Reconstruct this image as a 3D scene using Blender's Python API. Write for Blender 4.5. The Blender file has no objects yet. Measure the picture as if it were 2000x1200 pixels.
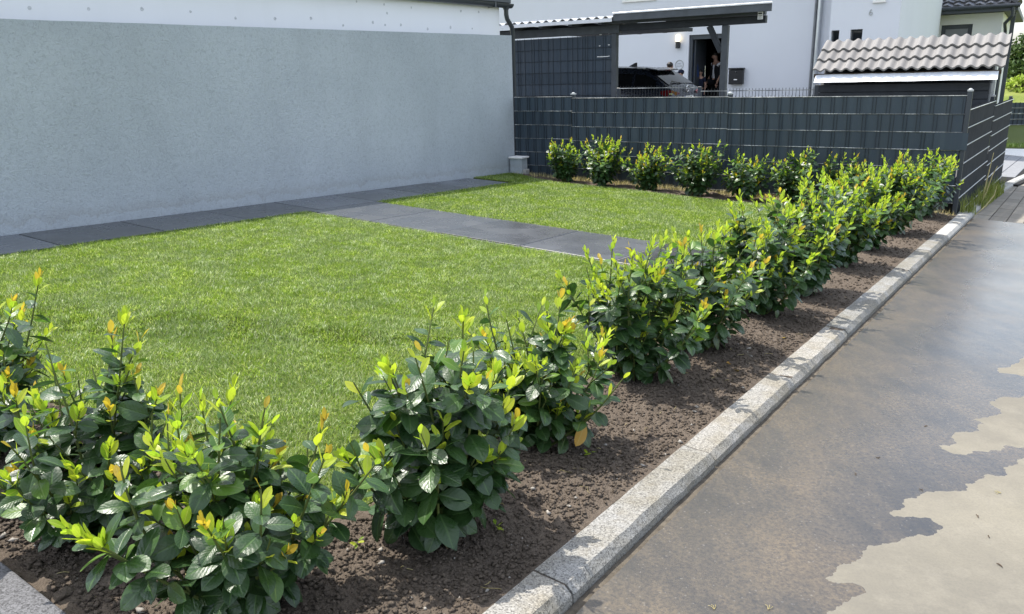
import bpy, bmesh, math, random
import numpy as np
from mathutils import Vector, Matrix, noise, geometry

SC = bpy.context.scene
COL = SC.collection
R = math.radians

# ------------------------------------------------------------------ camera, sky, sun, exposure
CAM_H, CAM_F, CAM_PITCH, CAM_ROLL = 1.34, 1530.0, R(16.59), R(-1.635)
cam_d = bpy.data.cameras.new('camera')
cam = bpy.data.objects.new('camera', cam_d)
COL.objects.link(cam)
cam_d.sensor_width = 36.0
cam_d.lens = 36.0 * CAM_F / 2000.0
cam_d.clip_start, cam_d.clip_end = 0.05, 2000.0
_c, _s, _cr, _sr = math.cos(CAM_PITCH), math.sin(CAM_PITCH), math.cos(CAM_ROLL), math.sin(CAM_ROLL)
FWD = Vector((0, _c, -_s)); _r0 = Vector((1, 0, 0)); _u0 = Vector((0, _s, _c))
RIGHT = _cr * _r0 + _sr * _u0
UP = -_sr * _r0 + _cr * _u0
CAM = Vector((0, 0, CAM_H))
mw = Matrix((RIGHT, UP, -FWD)).transposed().to_4x4()
mw.translation = CAM
cam.matrix_world = mw
SC.camera = cam

SUN_DIR = Vector((-0.85, 0.53, 0)).normalized()          # horizontal direction towards the sun
SUN_EL = R(64)
SUN_ROT = math.atan2(SUN_DIR.x, SUN_DIR.y)
world = bpy.data.worlds.new('World')
SC.world = world
world.use_nodes = True
wn = world.node_tree
bg = wn.nodes['Background']
sky = wn.nodes.new('ShaderNodeTexSky')
sky.sky_type = 'NISHITA'
sky.sun_disc = False
sky.sun_elevation = SUN_EL
sky.sun_rotation = SUN_ROT
sky.air_density, sky.dust_density, sky.ozone_density = 1.0, 2.2, 1.0
# thin bright clouds drifting over the whole sky
tc = wn.nodes.new('ShaderNodeTexCoord')
mp = wn.nodes.new('ShaderNodeMapping')
mp.inputs['Scale'].default_value = (1.0, 1.0, 2.6)
cn = wn.nodes.new('ShaderNodeTexNoise')
cn.inputs['Scale'].default_value, cn.inputs['Detail'].default_value, cn.inputs['Roughness'].default_value = 2.1, 7, 0.58
cr_ = wn.nodes.new('ShaderNodeValToRGB')
cr_.color_ramp.elements[0].position, cr_.color_ramp.elements[1].position = 0.36, 0.62
cr_.color_ramp.elements[1].color = (0.8, 0.8, 0.8, 1)
cmx = wn.nodes.new('ShaderNodeMix')
cmx.data_type = 'RGBA'
wn.links.new(tc.outputs['Generated'], mp.inputs[0])
wn.links.new(mp.outputs[0], cn.inputs['Vector'])
wn.links.new(cn.outputs['Fac'], cr_.inputs[0])
wn.links.new(cr_.outputs[0], cmx.inputs[0])
wn.links.new(sky.outputs[0], cmx.inputs[6])
cmx.inputs[7].default_value = (6.6, 6.9, 7.4, 1)
wn.links.new(cmx.outputs[2], bg.inputs[0])
bg.inputs[1].default_value = 0.15
sun_d = bpy.data.lights.new('sun', 'SUN')
sun_d.energy, sun_d.angle, sun_d.color = 3.4, R(0.53), (1.0, 0.95, 0.87)
sun = bpy.data.objects.new('sun', sun_d)
COL.objects.link(sun)
to_sun = Vector((SUN_DIR.x * math.cos(SUN_EL), SUN_DIR.y * math.cos(SUN_EL), math.sin(SUN_EL)))
sun.rotation_euler = to_sun.to_track_quat('Z', 'Y').to_euler()
sun.location = (-8, 5, 20)
SC.view_settings.view_transform = 'Standard'
SC.view_settings.look = 'None'
SC.view_settings.exposure = 1.08
SC.view_settings.gamma = 1.0
SC.view_settings.use_curve_mapping = False

# ------------------------------------------------------------------ helpers
TA, TB = -0.055, -0.0146                     # the whole plot falls gently to the right and away


def gz(x, y):
    return TA * x + TB * (y - 2)


def ray(px, py):
    return FWD + RIGHT * ((px - 1000) / CAM_F) + UP * ((600 - py) / CAM_F)


def on_ground(px, py, dz=0.0):
    d = ray(px, py)
    n = Vector((-TA, -TB, 1))
    return CAM + d * ((-2 * TB + dz - CAM.dot(n)) / d.dot(n))


def on_plane(px, py, p0, dxy):
    """point on the upright plane through p0 running along dxy"""
    n = Vector((dxy[1], -dxy[0], 0))
    d = ray(px, py)
    return CAM + d * ((Vector((p0[0], p0[1], 0)) - CAM).dot(n) / d.dot(n))


class MB:
    """collects shapes and links them as ONE mesh object"""

    def __init__(s):
        s.v, s.f, s.m, s.uv = [], [], [], None

    def add(s, vs, fs, mi=0):
        o = len(s.v)
        s.v += [tuple(p) for p in vs]
        s.f += [tuple(i + o for i in f) for f in fs]
        s.m += [mi] * len(fs)
        return s

    def box(s, x0, x1, y0, y1, z0, z1, mi=0):
        vs = [(x, y, z) for z in (z0, z1) for y in (y0, y1) for x in (x0, x1)]
        return s.add(vs, [(0, 2, 3, 1), (4, 5, 7, 6), (0, 1, 5, 4), (2, 6, 7, 3), (0, 4, 6, 2), (1, 3, 7, 5)], mi)

    def bar(s, a, b, w, h, up=(0, 0, 1), mi=0):
        a, b, up = Vector(a), Vector(b), Vector(up)
        d = (b - a).normalized()
        sd = d.cross(up).normalized()
        u = sd.cross(d)
        vs = [p + sd * (i * w / 2) + u * (j * h / 2) for p in (a, b) for i, j in ((-1, -1), (1, -1), (1, 1), (-1, 1))]
        return s.add(vs, [(3, 2, 1, 0), (4, 5, 6, 7), (0, 1, 5, 4), (1, 2, 6, 5), (2, 3, 7, 6), (3, 0, 4, 7)], mi)

    def tube(s, pts, r, n=8, mi=0, cap=True):
        pts = [Vector(p) for p in pts]
        rs = r if isinstance(r, (list, tuple)) else [r] * len(pts)
        vs, fs = [], []
        prev = None
        for i, p in enumerate(pts):
            d = (pts[min(i + 1, len(pts) - 1)] - pts[max(i - 1, 0)]).normalized()
            ref = prev if prev is not None else (Vector((0, 0, 1)) if abs(d.z) < 0.9 else Vector((1, 0, 0)))
            a = (ref - d * ref.dot(d)).normalized()
            prev = a
            b = d.cross(a)
            for k in range(n):
                t = 2 * math.pi * k / n
                vs.append(p + (a * math.cos(t) + b * math.sin(t)) * rs[i])
        for i in range(len(pts) - 1):
            for k in range(n):
                fs.append((i * n + k, i * n + (k + 1) % n, (i + 1) * n + (k + 1) % n, (i + 1) * n + k))
        if cap:
            fs.append(tuple(range(n))[::-1])
            fs.append(tuple(range((len(pts) - 1) * n, len(pts) * n)))
        return s.add(vs, fs, mi)

    def prism(s, poly, z0, z1, mi=0):
        n = len(poly)
        zf0 = z0 if callable(z0) else (lambda x, y: z0)
        zf1 = z1 if callable(z1) else (lambda x, y: z1)
        vs = [(x, y, zf0(x, y)) for x, y in poly] + [(x, y, zf1(x, y)) for x, y in poly]
        fs = [tuple(range(n))[::-1], tuple(range(n, 2 * n))]
        fs += [(i, (i + 1) % n, n + (i + 1) % n, n + i) for i in range(n)]
        return s.add(vs, fs, mi)

    def ball(s, c, rx, ry, rz, nu=10, nv=7, mi=0):
        c = Vector(c)
        vs = [c + Vector((0, 0, -rz))]
        for j in range(1, nv):
            p = -math.pi / 2 + math.pi * j / nv
            for i in range(nu):
                t = 2 * math.pi * i / nu
                vs.append(c + Vector((rx * math.cos(p) * math.cos(t), ry * math.cos(p) * math.sin(t), rz * math.sin(p))))
        vs.append(c + Vector((0, 0, rz)))
        fs = [(0, 1 + (i + 1) % nu, 1 + i) for i in range(nu)]
        for j in range(nv - 2):
            for i in range(nu):
                a = 1 + j * nu
                fs.append((a + i, a + (i + 1) % nu, a + nu + (i + 1) % nu, a + nu + i))
        a = 1 + (nv - 2) * nu
        fs += [(a + i, a + (i + 1) % nu, len(vs) - 1) for i in range(nu)]
        return s.add(vs, fs, mi)

    def mesh(s, name, mats, smooth=False, bevel=0.0, segs=1):
        me = bpy.data.meshes.new(name)
        me.from_pydata(s.v, [], s.f)
        mats = mats if isinstance(mats, (list, tuple)) else [mats]
        for m in mats:
            me.materials.append(m)
        if len(mats) > 1:
            me.polygons.foreach_set('material_index', s.m)
        bm = bmesh.new()
        bm.from_mesh(me)
        bmesh.ops.recalc_face_normals(bm, faces=bm.faces)
        if bevel:
            es = [e for e in bm.edges if len(e.link_faces) == 2 and e.calc_face_angle(0) > 0.5]
            bmesh.ops.bevel(bm, geom=es, offset=bevel, segments=segs, affect='EDGES', profile=0.5)
        bm.to_mesh(me)
        bm.free()
        if smooth:
            me.polygons.foreach_set('use_smooth', [True] * len(me.polygons))
            try:
                me.set_sharp_from_angle(angle=R(38))
            except Exception:
                pass
        me.update()
        return me

    def build(s, name, mats, parent=None, **kw):
        return link(name, s.mesh(name, mats, **kw), parent)


def link(name, data, parent=None, mtx=None):
    o = bpy.data.objects.new(name, data)
    COL.objects.link(o)
    if parent is not None:
        o.parent = parent
    if mtx is not None:
        o.matrix_basis = mtx
    return o


def thing(name, label, cat, loc=(0, 0, 0), rz=0.0, group=None):
    o = bpy.data.objects.new(name, None)
    o.empty_display_size = 0.1
    COL.objects.link(o)
    o.location = loc
    o.rotation_euler = (0, 0, rz)
    return tag(o, label, cat, group)


def tag(o, label, cat, group=None):
    o['label'], o['category'] = label, cat
    if group:
        o['group'] = group
    return o


def kind(o, k):
    o['kind'] = k
    return o


def np_mesh(name, V, F, mats, smooth=False, uv=None, mat_idx=None):
    """big mesh from numpy: V (n,3), F (m,k) all polygons with k corners, or list of such arrays"""
    Fs = F if isinstance(F, list) else [F]
    me = bpy.data.meshes.new(name)
    me.vertices.add(len(V))
    me.vertices.foreach_set('co', np.ascontiguousarray(V, dtype=np.float32).ravel())
    loops = np.concatenate([f.ravel() for f in Fs]).astype(np.int32)
    sizes = np.concatenate([np.full(len(f), f.shape[1], np.int32) for f in Fs])
    starts = np.concatenate([[0], np.cumsum(sizes)[:-1]]).astype(np.int32)
    me.loops.add(len(loops))
    me.loops.foreach_set('vertex_index', loops)
    me.polygons.add(len(sizes))
    me.polygons.foreach_set('loop_start', starts)
    me.polygons.foreach_set('loop_total', sizes)
    for m in (mats if isinstance(mats, (list, tuple)) else [mats]):
        me.materials.append(m)
    if mat_idx is not None:
        me.polygons.foreach_set('material_index', np.ascontiguousarray(mat_idx, dtype=np.int32))
    if smooth:
        me.polygons.foreach_set('use_smooth', np.ones(len(sizes), bool))
    if uv is not None:
        l = me.uv_layers.new(name='UVMap')
        l.data.foreach_set('uv', np.ascontiguousarray(uv[loops], dtype=np.float32).ravel())
    me.update(calc_edges=True)
    return me


# ------------------------------------------------------------------ materials
class NT:
    def __init__(s, name):
        s.mat = bpy.data.materials.new(name)
        s.mat.use_nodes = True
        s.t = s.mat.node_tree
        s.bsdf = s.t.nodes['Principled BSDF']
        s.out = s.t.nodes['Material Output']
        s._pos = None

    def n(s, typ, **kw):
        nd = s.t.nodes.new('ShaderNode' + typ)
        for k, v in kw.items():
            setattr(nd, k, v)
        return nd

    def l(s, a, b):
        s.t.links.new(a, b)

    def put(s, sock, v):
        if hasattr(v, 'is_linked') or hasattr(v, 'links'):
            s.l(v, sock)
        elif isinstance(v, (tuple, list)) and len(v) == 3 and sock.type == 'RGBA':
            sock.default_value = (*v, 1)
        else:
            sock.default_value = v

    def pos(s):
        if s._pos is None:
            s._pos = s.n('NewGeometry').outputs['Position']
        return s._pos

    def noise(s, scale, detail=4, rough=0.55, vec=None, dist=0.0):
        nd = s.n('TexNoise')
        nd.inputs['Scale'].default_value = scale
        nd.inputs['Detail'].default_value = detail
        nd.inputs['Roughness'].default_value = rough
        nd.inputs['Distortion'].default_value = dist
        s.l(vec or s.pos(), nd.inputs['Vector'])
        return nd.outputs['Fac']

    def scaled(s, sx, sy, sz, vec=None, rz=0.0):
        m = s.n('Mapping')
        m.inputs['Scale'].default_value = (sx, sy, sz)
        m.inputs['Rotation'].default_value = (0, 0, rz)
        s.l(vec or s.pos(), m.inputs['Vector'])
        return m.outputs[0]

    def voro(s, scale, feature='F1', out='Distance', vec=None):
        nd = s.n('TexVoronoi', feature=feature)
        nd.inputs['Scale'].default_value = scale
        s.l(vec or s.pos(), nd.inputs['Vector'])
        return nd.outputs[out]

    def ramp(s, fac, stops, interp='LINEAR'):
        r = s.n('ValToRGB')
        r.color_ramp.interpolation = interp
        el = r.color_ramp.elements
        while len(el) < len(stops):
            el.new(0.5)
        for e, (p, c) in zip(el, stops):
            e.position = p
            e.color = (*c, 1) if isinstance(c, (tuple, list)) else (c, c, c, 1)
        s.l(fac, r.inputs[0])
        return r.outputs[0]

    def mix(s, fac, a, b, mode='MIX'):
        m = s.n('Mix', data_type='RGBA', blend_type=mode)
        s.put(m.inputs['Factor'], fac)
        s.put(m.inputs['A'], a)
        s.put(m.inputs['B'], b)
        for so, v in ((m.inputs[6], a), (m.inputs[7], b)):
            s.put(so, v)
        return m.outputs[2]

    def math(s, op, a, b=0.0):
        m = s.n('Math', operation=op)
        s.put(m.inputs[0], a)
        s.put(m.inputs[1], b)
        return m.outputs[0]

    def bump(s, h, strength=0.3, dist=0.01, normal=None):
        b = s.n('Bump')
        b.inputs['Strength'].default_value = strength
        b.inputs['Distance'].default_value = dist
        s.l(h, b.inputs['Height'])
        if normal is not None:
            s.l(normal, b.inputs['Normal'])
        s.l(b.outputs[0], s.bsdf.inputs['Normal'])
        return b.outputs[0]

    def set(s, base=None, rough=None, spec=None, metal=None, **kw):
        i = s.bsdf.inputs
        if base is not None:
            s.put(i['Base Color'], base)
        if rough is not None:
            s.put(i['Roughness'], rough)
        if spec is not None:
            s.put(i['Specular IOR Level'], spec)
        if metal is not None:
            s.put(i['Metallic'], metal)
        for k, v in kw.items():
            s.put(i[k], v)
        return s.mat


def plain(name, c, rough=0.6, spec=0.4, metal=0.0, var=0.12, scale=6.0, bump=0.0, bscale=60.0, bdist=0.004):
    m = NT(name)
    f = m.noise(scale, 5, 0.6)
    col = m.ramp(f, [(0.3, tuple(x * (1 - var) for x in c)), (0.7, tuple(min(1, x * (1 + var)) for x in c))])
    if bump:
        m.bump(m.noise(bscale, 6, 0.65), bump, bdist)
    return m.set(col, m.ramp(m.noise(scale * 3, 3), [(0.3, max(0, rough - 0.06)), (0.7, min(1, rough + 0.06))]), spec, metal)


def make_materials():
    M = {}
    # grey scraped render
    m = NT('grey_render')
    big = m.noise(0.7, 4, 0.6)
    run = m.noise(1.0, 5, 0.6, m.scaled(1.6, 1.6, 0.35))
    col = m.ramp(big, [(0.35, (0.37, 0.41, 0.45)), (0.65, (0.44, 0.482, 0.522))])
    col = m.mix(m.ramp(run, [(0.45, 0.0), (0.75, 0.35)]), col, (0.31, 0.335, 0.358))
    g1 = m.noise(34, 6, 0.72, dist=1.2)
    g2 = m.noise(75, 5, 0.7, dist=0.8)
    h = m.math('ADD', g1, m.math('MULTIPLY', g2, 0.6))
    col = m.mix(m.ramp(g1, [(0.36, 0.42), (0.52, 0.0)]), col, (0.23, 0.25, 0.268))
    col = m.mix(m.ramp(g2, [(0.55, 0.0), (0.72, 0.35)]), col, (0.58, 0.60, 0.62))
    sz = m.n('SeparateXYZ')
    m.l(m.pos(), sz.inputs[0])
    hgt = m.math('ADD', sz.outputs[2], m.math('ADD', m.math('MULTIPLY', sz.outputs[0], 0.055), m.math('MULTIPLY', sz.outputs[1], 0.0146)))
    spl = m.math('ADD', hgt, m.math('MULTIPLY', m.noise(7, 6, 0.7), -0.28))
    col = m.mix(m.ramp(spl, [(-0.02, 0.0), (0.0, 0.30), (0.10, 0.0)]), col, (0.26, 0.25, 0.23))
    m.bump(h, 0.9, 0.012)
    M['grey_render'] = m.set(col, 0.9, 0.25)
    # white plasters
    for nm, c, v in (('white_render', (0.60, 0.62, 0.66), 0.04), ('garage_white', (0.76, 0.77, 0.80), 0.04), ('warm_white', (0.74, 0.74, 0.72), 0.03)):
        m = NT(nm)
        f = m.noise(0.8, 5, 0.6)
        f2 = m.noise(2.0, 5, 0.6, m.scaled(2.5, 2.5, 0.3))
        col = m.ramp(f, [(0.3, tuple(x * (1 - v) for x in c)), (0.7, c)])
        col = m.mix(m.ramp(f2, [(0.5, 0.0), (0.8, 0.12)]), col, (0.55, 0.56, 0.55))
        m.bump(m.noise(150, 4, 0.7), 0.35, 0.003)
        M[nm] = m.set(col, 0.85, 0.25)
    # slabs
    m = NT('dark_slab')
    oi = m.n('ObjectInfo').outputs['Random']
    f = m.noise(2.2, 6, 0.62, dist=0.4)
    dust = m.noise(9, 6, 0.7)
    col = m.ramp(oi, [(0.0, (0.034, 0.035, 0.037)), (0.5, (0.060, 0.063, 0.069)), (1.0, (0.088, 0.094, 0.106))])
    col = m.mix(m.ramp(f, [(0.42, 0.0), (0.72, 0.55)]), col, (0.085, 0.088, 0.092))
    col = m.mix(m.ramp(dust, [(0.58, 0.0), (0.8, 0.4)]), col, (0.15, 0.14, 0.12))
    m.bump(m.noise(260, 3, 0.6), 0.12, 0.002)
    M['slab'] = m.set(col, m.ramp(f, [(0.3, 0.17), (0.7, 0.36)]), 0.7)
    # granite
    for nm, tone in (('granite', 1.0), ('basalt', 0.45)):
        m = NT(nm)
        oi = m.n('ObjectInfo').outputs['Random']
        v = m.voro(260, out='Color')
        sp = m.n('SeparateColor')
        m.l(v, sp.inputs[0])
        grain = m.ramp(sp.outputs[0], [(0.0, 0.13 * tone), (0.14, 0.175 * tone), (0.26, 0.25 * tone), (0.62, 0.30 * tone), (0.86, 0.36 * tone)], 'CONSTANT')
        stain = m.noise(5.0, 6, 0.65, dist=0.5)
        tint = m.ramp(stain, [(0.38, (1.0, 0.99, 0.96)), (0.62, (0.80, 0.75, 0.64))])
        if nm == 'basalt':
            tint = (0.95, 0.95, 1.0)
        col = m.mix(1.0, grain, tint, 'MULTIPLY')
        if nm == 'granite':
            tone2 = m.ramp(oi, [(0.0, (0.85, 0.86, 0.86)), (1.0, (1.06, 1.02, 0.95))])
            col = m.mix(1.0, col, tone2, 'MULTIPLY')
            col = m.mix(m.ramp(m.noise(14, 6, 0.7), [(0.55, 0.0), (0.72, 0.55)]), col, (0.21, 0.185, 0.14))
        m.bump(m.noise(190, 5, 0.7), 0.45, 0.003)
        M[nm] = m.set(col, 0.8, 0.3)
    # soil
    m = NT('soil')
    f = m.noise(3.0, 8, 0.65)
    fine = m.noise(60, 8, 0.75)
    col = m.ramp(f, [(0.3, (0.053, 0.042, 0.033)), (0.68, (0.108, 0.086, 0.067))])
    col = m.mix(m.ramp(fine, [(0.35, 0.0), (0.75, 0.7)]), col, (0.172, 0.140, 0.110))
    m.bump(m.math('ADD', fine, m.math('MULTIPLY', m.voro(150), -0.5)), 0.8, 0.008)
    M['soil'] = m.set(col, 0.95, 0.15)
    # road, wet and dry
    m = NT('wet_asphalt')
    st = m.noise(1.6, 6, 0.62, m.scaled(1, 1, 1), 0.7)
    st2 = m.noise(5.0, 6, 0.65, m.scaled(2.2, 0.8, 1, rz=0.7))
    fine = m.noise(85, 7, 0.8)
    col = m.ramp(st, [(0.33, (0.050, 0.046, 0.038)), (0.50, (0.082, 0.070, 0.053)), (0.70, (0.140, 0.108, 0.068))])
    col = m.mix(m.ramp(st2, [(0.42, 0.0), (0.72, 0.6)]), col, (0.155, 0.122, 0.080))
    col = m.mix(m.ramp(fine, [(0.38, 0.8), (0.60, 0.0)]), col, (0.034, 0.033, 0.033))
    peb = m.voro(210, out='Color')
    sp = m.n('SeparateColor')
    m.l(peb, sp.inputs[0])
    col = m.mix(m.ramp(sp.outputs[0], [(0.0, 0.0), (0.985, 0.0), (0.995, 0.3)], 'LINEAR'), col, (0.26, 0.24, 0.21))
    # standing water film is smoother away from the kerb
    sepx = m.n('SeparateXYZ')
    m.l(m.scaled(1, 1, 1), sepx.inputs[0])
    acr = m.math('SUBTRACT', m.math('MULTIPLY', sepx.outputs[0], 0.809), m.math('MULTIPLY', sepx.outputs[1], 0.588))
    film = m.math('ADD', m.math('MULTIPLY', m.math('ADD', acr, 1.06), 0.55), m.math('MULTIPLY', m.noise(1.1, 5, 0.6), 0.5))
    rough = m.ramp(film, [(0.28, 0.44), (0.58, 0.24), (0.84, 0.06)])
    m.bump(m.math('ADD', fine, m.math('MULTIPLY', m.noise(28, 5, 0.65), 0.7)), 0.20, 0.003)
    M['wet'] = m.set(col, rough, 0.55)
    m = NT('dry_asphalt')
    st = m.noise(2.0, 6, 0.62, dist=0.5)
    fine = m.noise(130, 6, 0.78)
    col = m.ramp(st, [(0.3, (0.145, 0.135, 0.113)), (0.7, (0.205, 0.188, 0.148))])
    col = m.mix(m.ramp(m.noise(9, 6, 0.7), [(0.45, 0.0), (0.75, 0.5)]), col, (0.25, 0.23, 0.185))
    col = m.mix(m.ramp(fine, [(0.38, 0.35), (0.56, 0.0)]), col, (0.11, 0.105, 0.095))
    m.bump(fine, 0.35, 0.003)
    M['dry'] = m.set(col, 0.9, 0.25)
    M['seam'] = plain('sandy_seam', (0.105, 0.09, 0.07), 0.95, 0.2, var=0.35, scale=30, bump=0.6, bscale=200)
    M['joint_sand'] = plain('joint_sand', (0.20, 0.19, 0.175), 0.95, 0.2, var=0.3, scale=30, bump=0.4)
    M['crack'] = plain('dark_crack', (0.018, 0.017, 0.016), 0.9, 0.2)
    m = NT('paver_concrete')
    oi = m.n('ObjectInfo').outputs['Random']
    col = m.ramp(oi, [(0.0, (0.225, 0.205, 0.17)), (1.0, (0.30, 0.275, 0.23))])
    col = m.mix(m.ramp(m.noise(40, 5, 0.7), [(0.4, 0.4), (0.65, 0.0)]), col, (0.13, 0.12, 0.10))
    m.bump(m.noise(200, 4, 0.7), 0.3, 0.003)
    M['paver'] = m.set(col, 0.85, 0.3)
    M['grey_paver'] = plain('grey_paver', (0.21, 0.215, 0.225), 0.85, 0.3, var=0.12, scale=14, bump=0.3, bscale=150)
    M['yard_gravel'] = plain('yard_gravel', (0.13, 0.13, 0.13), 0.95, 0.2, var=0.25, scale=40, bump=0.5)
    M['concrete'] = plain('pale_concrete', (0.33, 0.325, 0.305), 0.85, 0.3, var=0.15, scale=9, bump=0.4, bscale=140)
    M['cap'] = plain('white_coping', (0.74, 0.73, 0.71), 0.7, 0.4, var=0.05)
    M['lawn_soil'] = plain('lawn_thatch', (0.09, 0.115, 0.030), 0.95, 0.15, var=0.4, scale=30, bump=0.5, bscale=120, bdist=0.01)
    M['gravel_white'] = plain('white_gravel', (0.66, 0.65, 0.63), 0.9, 0.3, var=0.25, scale=60, bump=0.8, bscale=70, bdist=0.02)
    # plants
    def leafy(name, c0, c1, trans, rough, rnd='obj', vein=None, spec=0.5, tr_gain=2.0):
        m = NT(name)
        rn = m.n('ObjectInfo').outputs['Random'] if rnd == 'obj' else m.n('NewGeometry').outputs['Random Per Island']
        f = m.math('ADD', m.math('MULTIPLY', rn, 0.8), m.math('MULTIPLY', m.noise(18, 3), 0.4))
        col = m.ramp(f, [(0.15, c0), (1.0, c1)])
        uv = m.n('UVMap').outputs[0]
        if vein:
            sx = m.n('SeparateXYZ')
            m.l(uv, sx.inputs[0])
            v = m.math('ABSOLUTE', m.math('SUBTRACT', sx.outputs[1], 0.5))
            rib = m.ramp(v, [(0.0, 1.0), (0.035, 0.6), (0.07, 0.0)])
            lat = m.math('SINE', m.math('MULTIPLY', m.math('SUBTRACT', sx.outputs[0], m.math('MULTIPLY', v, 0.55)), 46))
            latm = m.ramp(lat, [(0.6, 0.0), (1.0, 0.10)])
            col = m.mix(latm, col, vein)
            col = m.mix(rib, col, vein)
            m.bump(m.math('ADD', m.math('MULTIPLY', lat, -0.08), m.math('ADD', m.noise(70, 5, 0.65), m.math('MULTIPLY', rib, -0.8))), 0.30, 0.005)
            if c1[1] < 0.15:
                rough = m.ramp(m.noise(38, 5, 0.7), [(0.35, rough - 0.08), (0.65, rough + 0.20)])
                spot = m.ramp(m.noise(26, 6, 0.75), [(0.70, 0.0), (0.76, 0.6)])
                col = m.mix(spot, col, (0.16, 0.13, 0.05))
        back = m.n('NewGeometry').outputs['Backfacing']
        colb = m.mix(m.math('MULTIPLY', back, 0.55), col, tuple(min(1, x * 1.9 + 0.02) for x in c1))
        m.set(colb, rough, spec)
        tr = m.n('BsdfTranslucent')
        tg = m.mix(1.0, col, (tr_gain * 0.9, tr_gain, tr_gain * 0.5), 'MULTIPLY')
        m.l(tg, tr.inputs[0])
        ms = m.n('MixShader')
        ms.inputs[0].default_value = trans
        m.l(m.bsdf.outputs[0], ms.inputs[1])
        m.l(tr.outputs[0], ms.inputs[2])
        m.l(ms.outputs[0], m.out.inputs[0])
        return m.mat
    M['leaf_dark'] = leafy('dark_laurel_leaf', (0.013, 0.036, 0.012), (0.037, 0.083, 0.020), 0.13, 0.30, 'obj', (0.055, 0.11, 0.03))
    M['leaf_mid'] = leafy('fresh_laurel_leaf', (0.040, 0.10, 0.018), (0.11, 0.20, 0.028), 0.28, 0.36, 'obj', (0.16, 0.24, 0.06))
    M['leaf_mid_i'] = leafy('fresh_laurel_foliage', (0.040, 0.10, 0.018), (0.11, 0.20, 0.028), 0.28, 0.36, 'isl', None)
    M['leaf_young'] = leafy('young_laurel_leaf', (0.20, 0.34, 0.03), (0.44, 0.48, 0.045), 0.42, 0.40, 'obj', (0.42, 0.46, 0.10), 0.4, 1.5)
    M['leaf_tip'] = leafy('orange_laurel_tip', (0.42, 0.30, 0.03), (0.52, 0.36, 0.05), 0.42, 0.42, 'obj', (0.5, 0.4, 0.1), 0.4, 1.4)
    M['leaf_old'] = leafy('yellowed_leaf', (0.42, 0.22, 0.04), (0.5, 0.30, 0.06), 0.3, 0.5, 'obj', (0.5, 0.35, 0.1))
    M['leaf_dark_i'] = leafy('dark_laurel_foliage', (0.013, 0.036, 0.012), (0.037, 0.083, 0.020), 0.13, 0.30, 'isl', (0.055, 0.11, 0.03))
    M['leaf_young_i'] = leafy('young_laurel_foliage', (0.20, 0.34, 0.03), (0.44, 0.48, 0.045), 0.42, 0.40, 'isl', None, 0.4, 1.5)
    M['leaf_tip_i'] = leafy('orange_laurel_foliage', (0.42, 0.30, 0.03), (0.52, 0.36, 0.05), 0.42, 0.42, 'isl', None, 0.4, 1.4)
    M['stem'] = plain('green_stem', (0.085, 0.11, 0.03), 0.6, 0.3, var=0.3, scale=20)
    M['bark'] = plain('brown_bark', (0.07, 0.05, 0.035), 0.9, 0.2, var=0.3, scale=25, bump=0.4)
    for gname, gcols in (('grass', ((0.052, 0.106, 0.010), (0.136, 0.214, 0.026), (0.245, 0.322, 0.066), (0.57, 0.60, 0.38))), ('grass_pale', ((0.085, 0.165, 0.02), (0.195, 0.28, 0.045), (0.32, 0.40, 0.12), (0.62, 0.66, 0.46)))):
        m = NT(gname + '_blade')
        rn = m.n('NewGeometry').outputs['Random Per Island']
        patch = m.noise(2.6, 7, 0.7)
        col = m.ramp(rn, [(0.0, gcols[0]), (0.45, gcols[1]), (0.76, gcols[2]), (1.0, gcols[3])])
        col = m.mix(m.ramp(patch, [(0.36, 0.5), (0.56, 0.0)]), col, (0.095, 0.165, 0.018))
        m.set(col, 0.40, 0.5)
        tr = m.n('BsdfTranslucent')
        m.l(m.mix(1.0, col, (1.5, 1.6, 0.7), 'MULTIPLY'), tr.inputs[0])
        ms = m.n('MixShader')
        ms.inputs[0].default_value = 0.42
        m.l(m.bsdf.outputs[0], ms.inputs[1])
        m.l(tr.outputs[0], ms.inputs[2])
        m.l(ms.outputs[0], m.out.inputs[0])
        M[gname] = m.mat
    M['straw'] = leafy('dry_straw', (0.30, 0.25, 0.11), (0.44, 0.38, 0.20), 0.3, 0.7, 'isl', None, 0.2, 1.2)
    M['weed'] = leafy('green_weed', (0.06, 0.10, 0.018), (0.22, 0.24, 0.06), 0.35, 0.5, 'isl', None, 0.3, 1.5)
    M['tree_leaf'] = leafy('tree_foliage', (0.020, 0.042, 0.014), (0.055, 0.09, 0.022), 0.2, 0.5, 'isl', None, 0.3, 1.5)
    M['bush_leaf'] = leafy('light_bush_foliage', (0.16, 0.23, 0.03), (0.30, 0.36, 0.06), 0.3, 0.5, 'isl', None, 0.3, 1.5)
    m = NT('meadow')
    f = m.noise(0.9, 7, 0.65)
    col = m.ramp(f, [(0.3, (0.11, 0.15, 0.03)), (0.7, (0.22, 0.24, 0.07))])
    m.bump(m.noise(9, 6, 0.7), 0.6, 0.1)
    M['meadow'] = m.set(col, 0.95, 0.1)
    # built things
    m = NT('anthracite_strip')
    oi = m.n('ObjectInfo').outputs['Random']
    col = m.ramp(oi, [(0.0, (0.025, 0.040, 0.056)), (1.0, (0.037, 0.055, 0.075))])
    col = m.mix(m.ramp(m.noise(5, 6, 0.7, m.scaled(1, 1, 0.3)), [(0.5, 0.0), (0.8, 0.4)]), col, (0.055, 0.060, 0.066))
    m.bump(m.noise(90, 3, 0.5), 0.08, 0.002)
    M['strip'] = m.set(col, 0.42, 0.45)
    M['strip_matte'] = plain('matte_anthracite_strip', (0.020, 0.024, 0.030), 0.85, 0.15, var=0.15, scale=3)
    M['wire'] = plain('anthracite_wire', (0.016, 0.019, 0.024), 0.5, 0.35, var=0.1)
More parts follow.
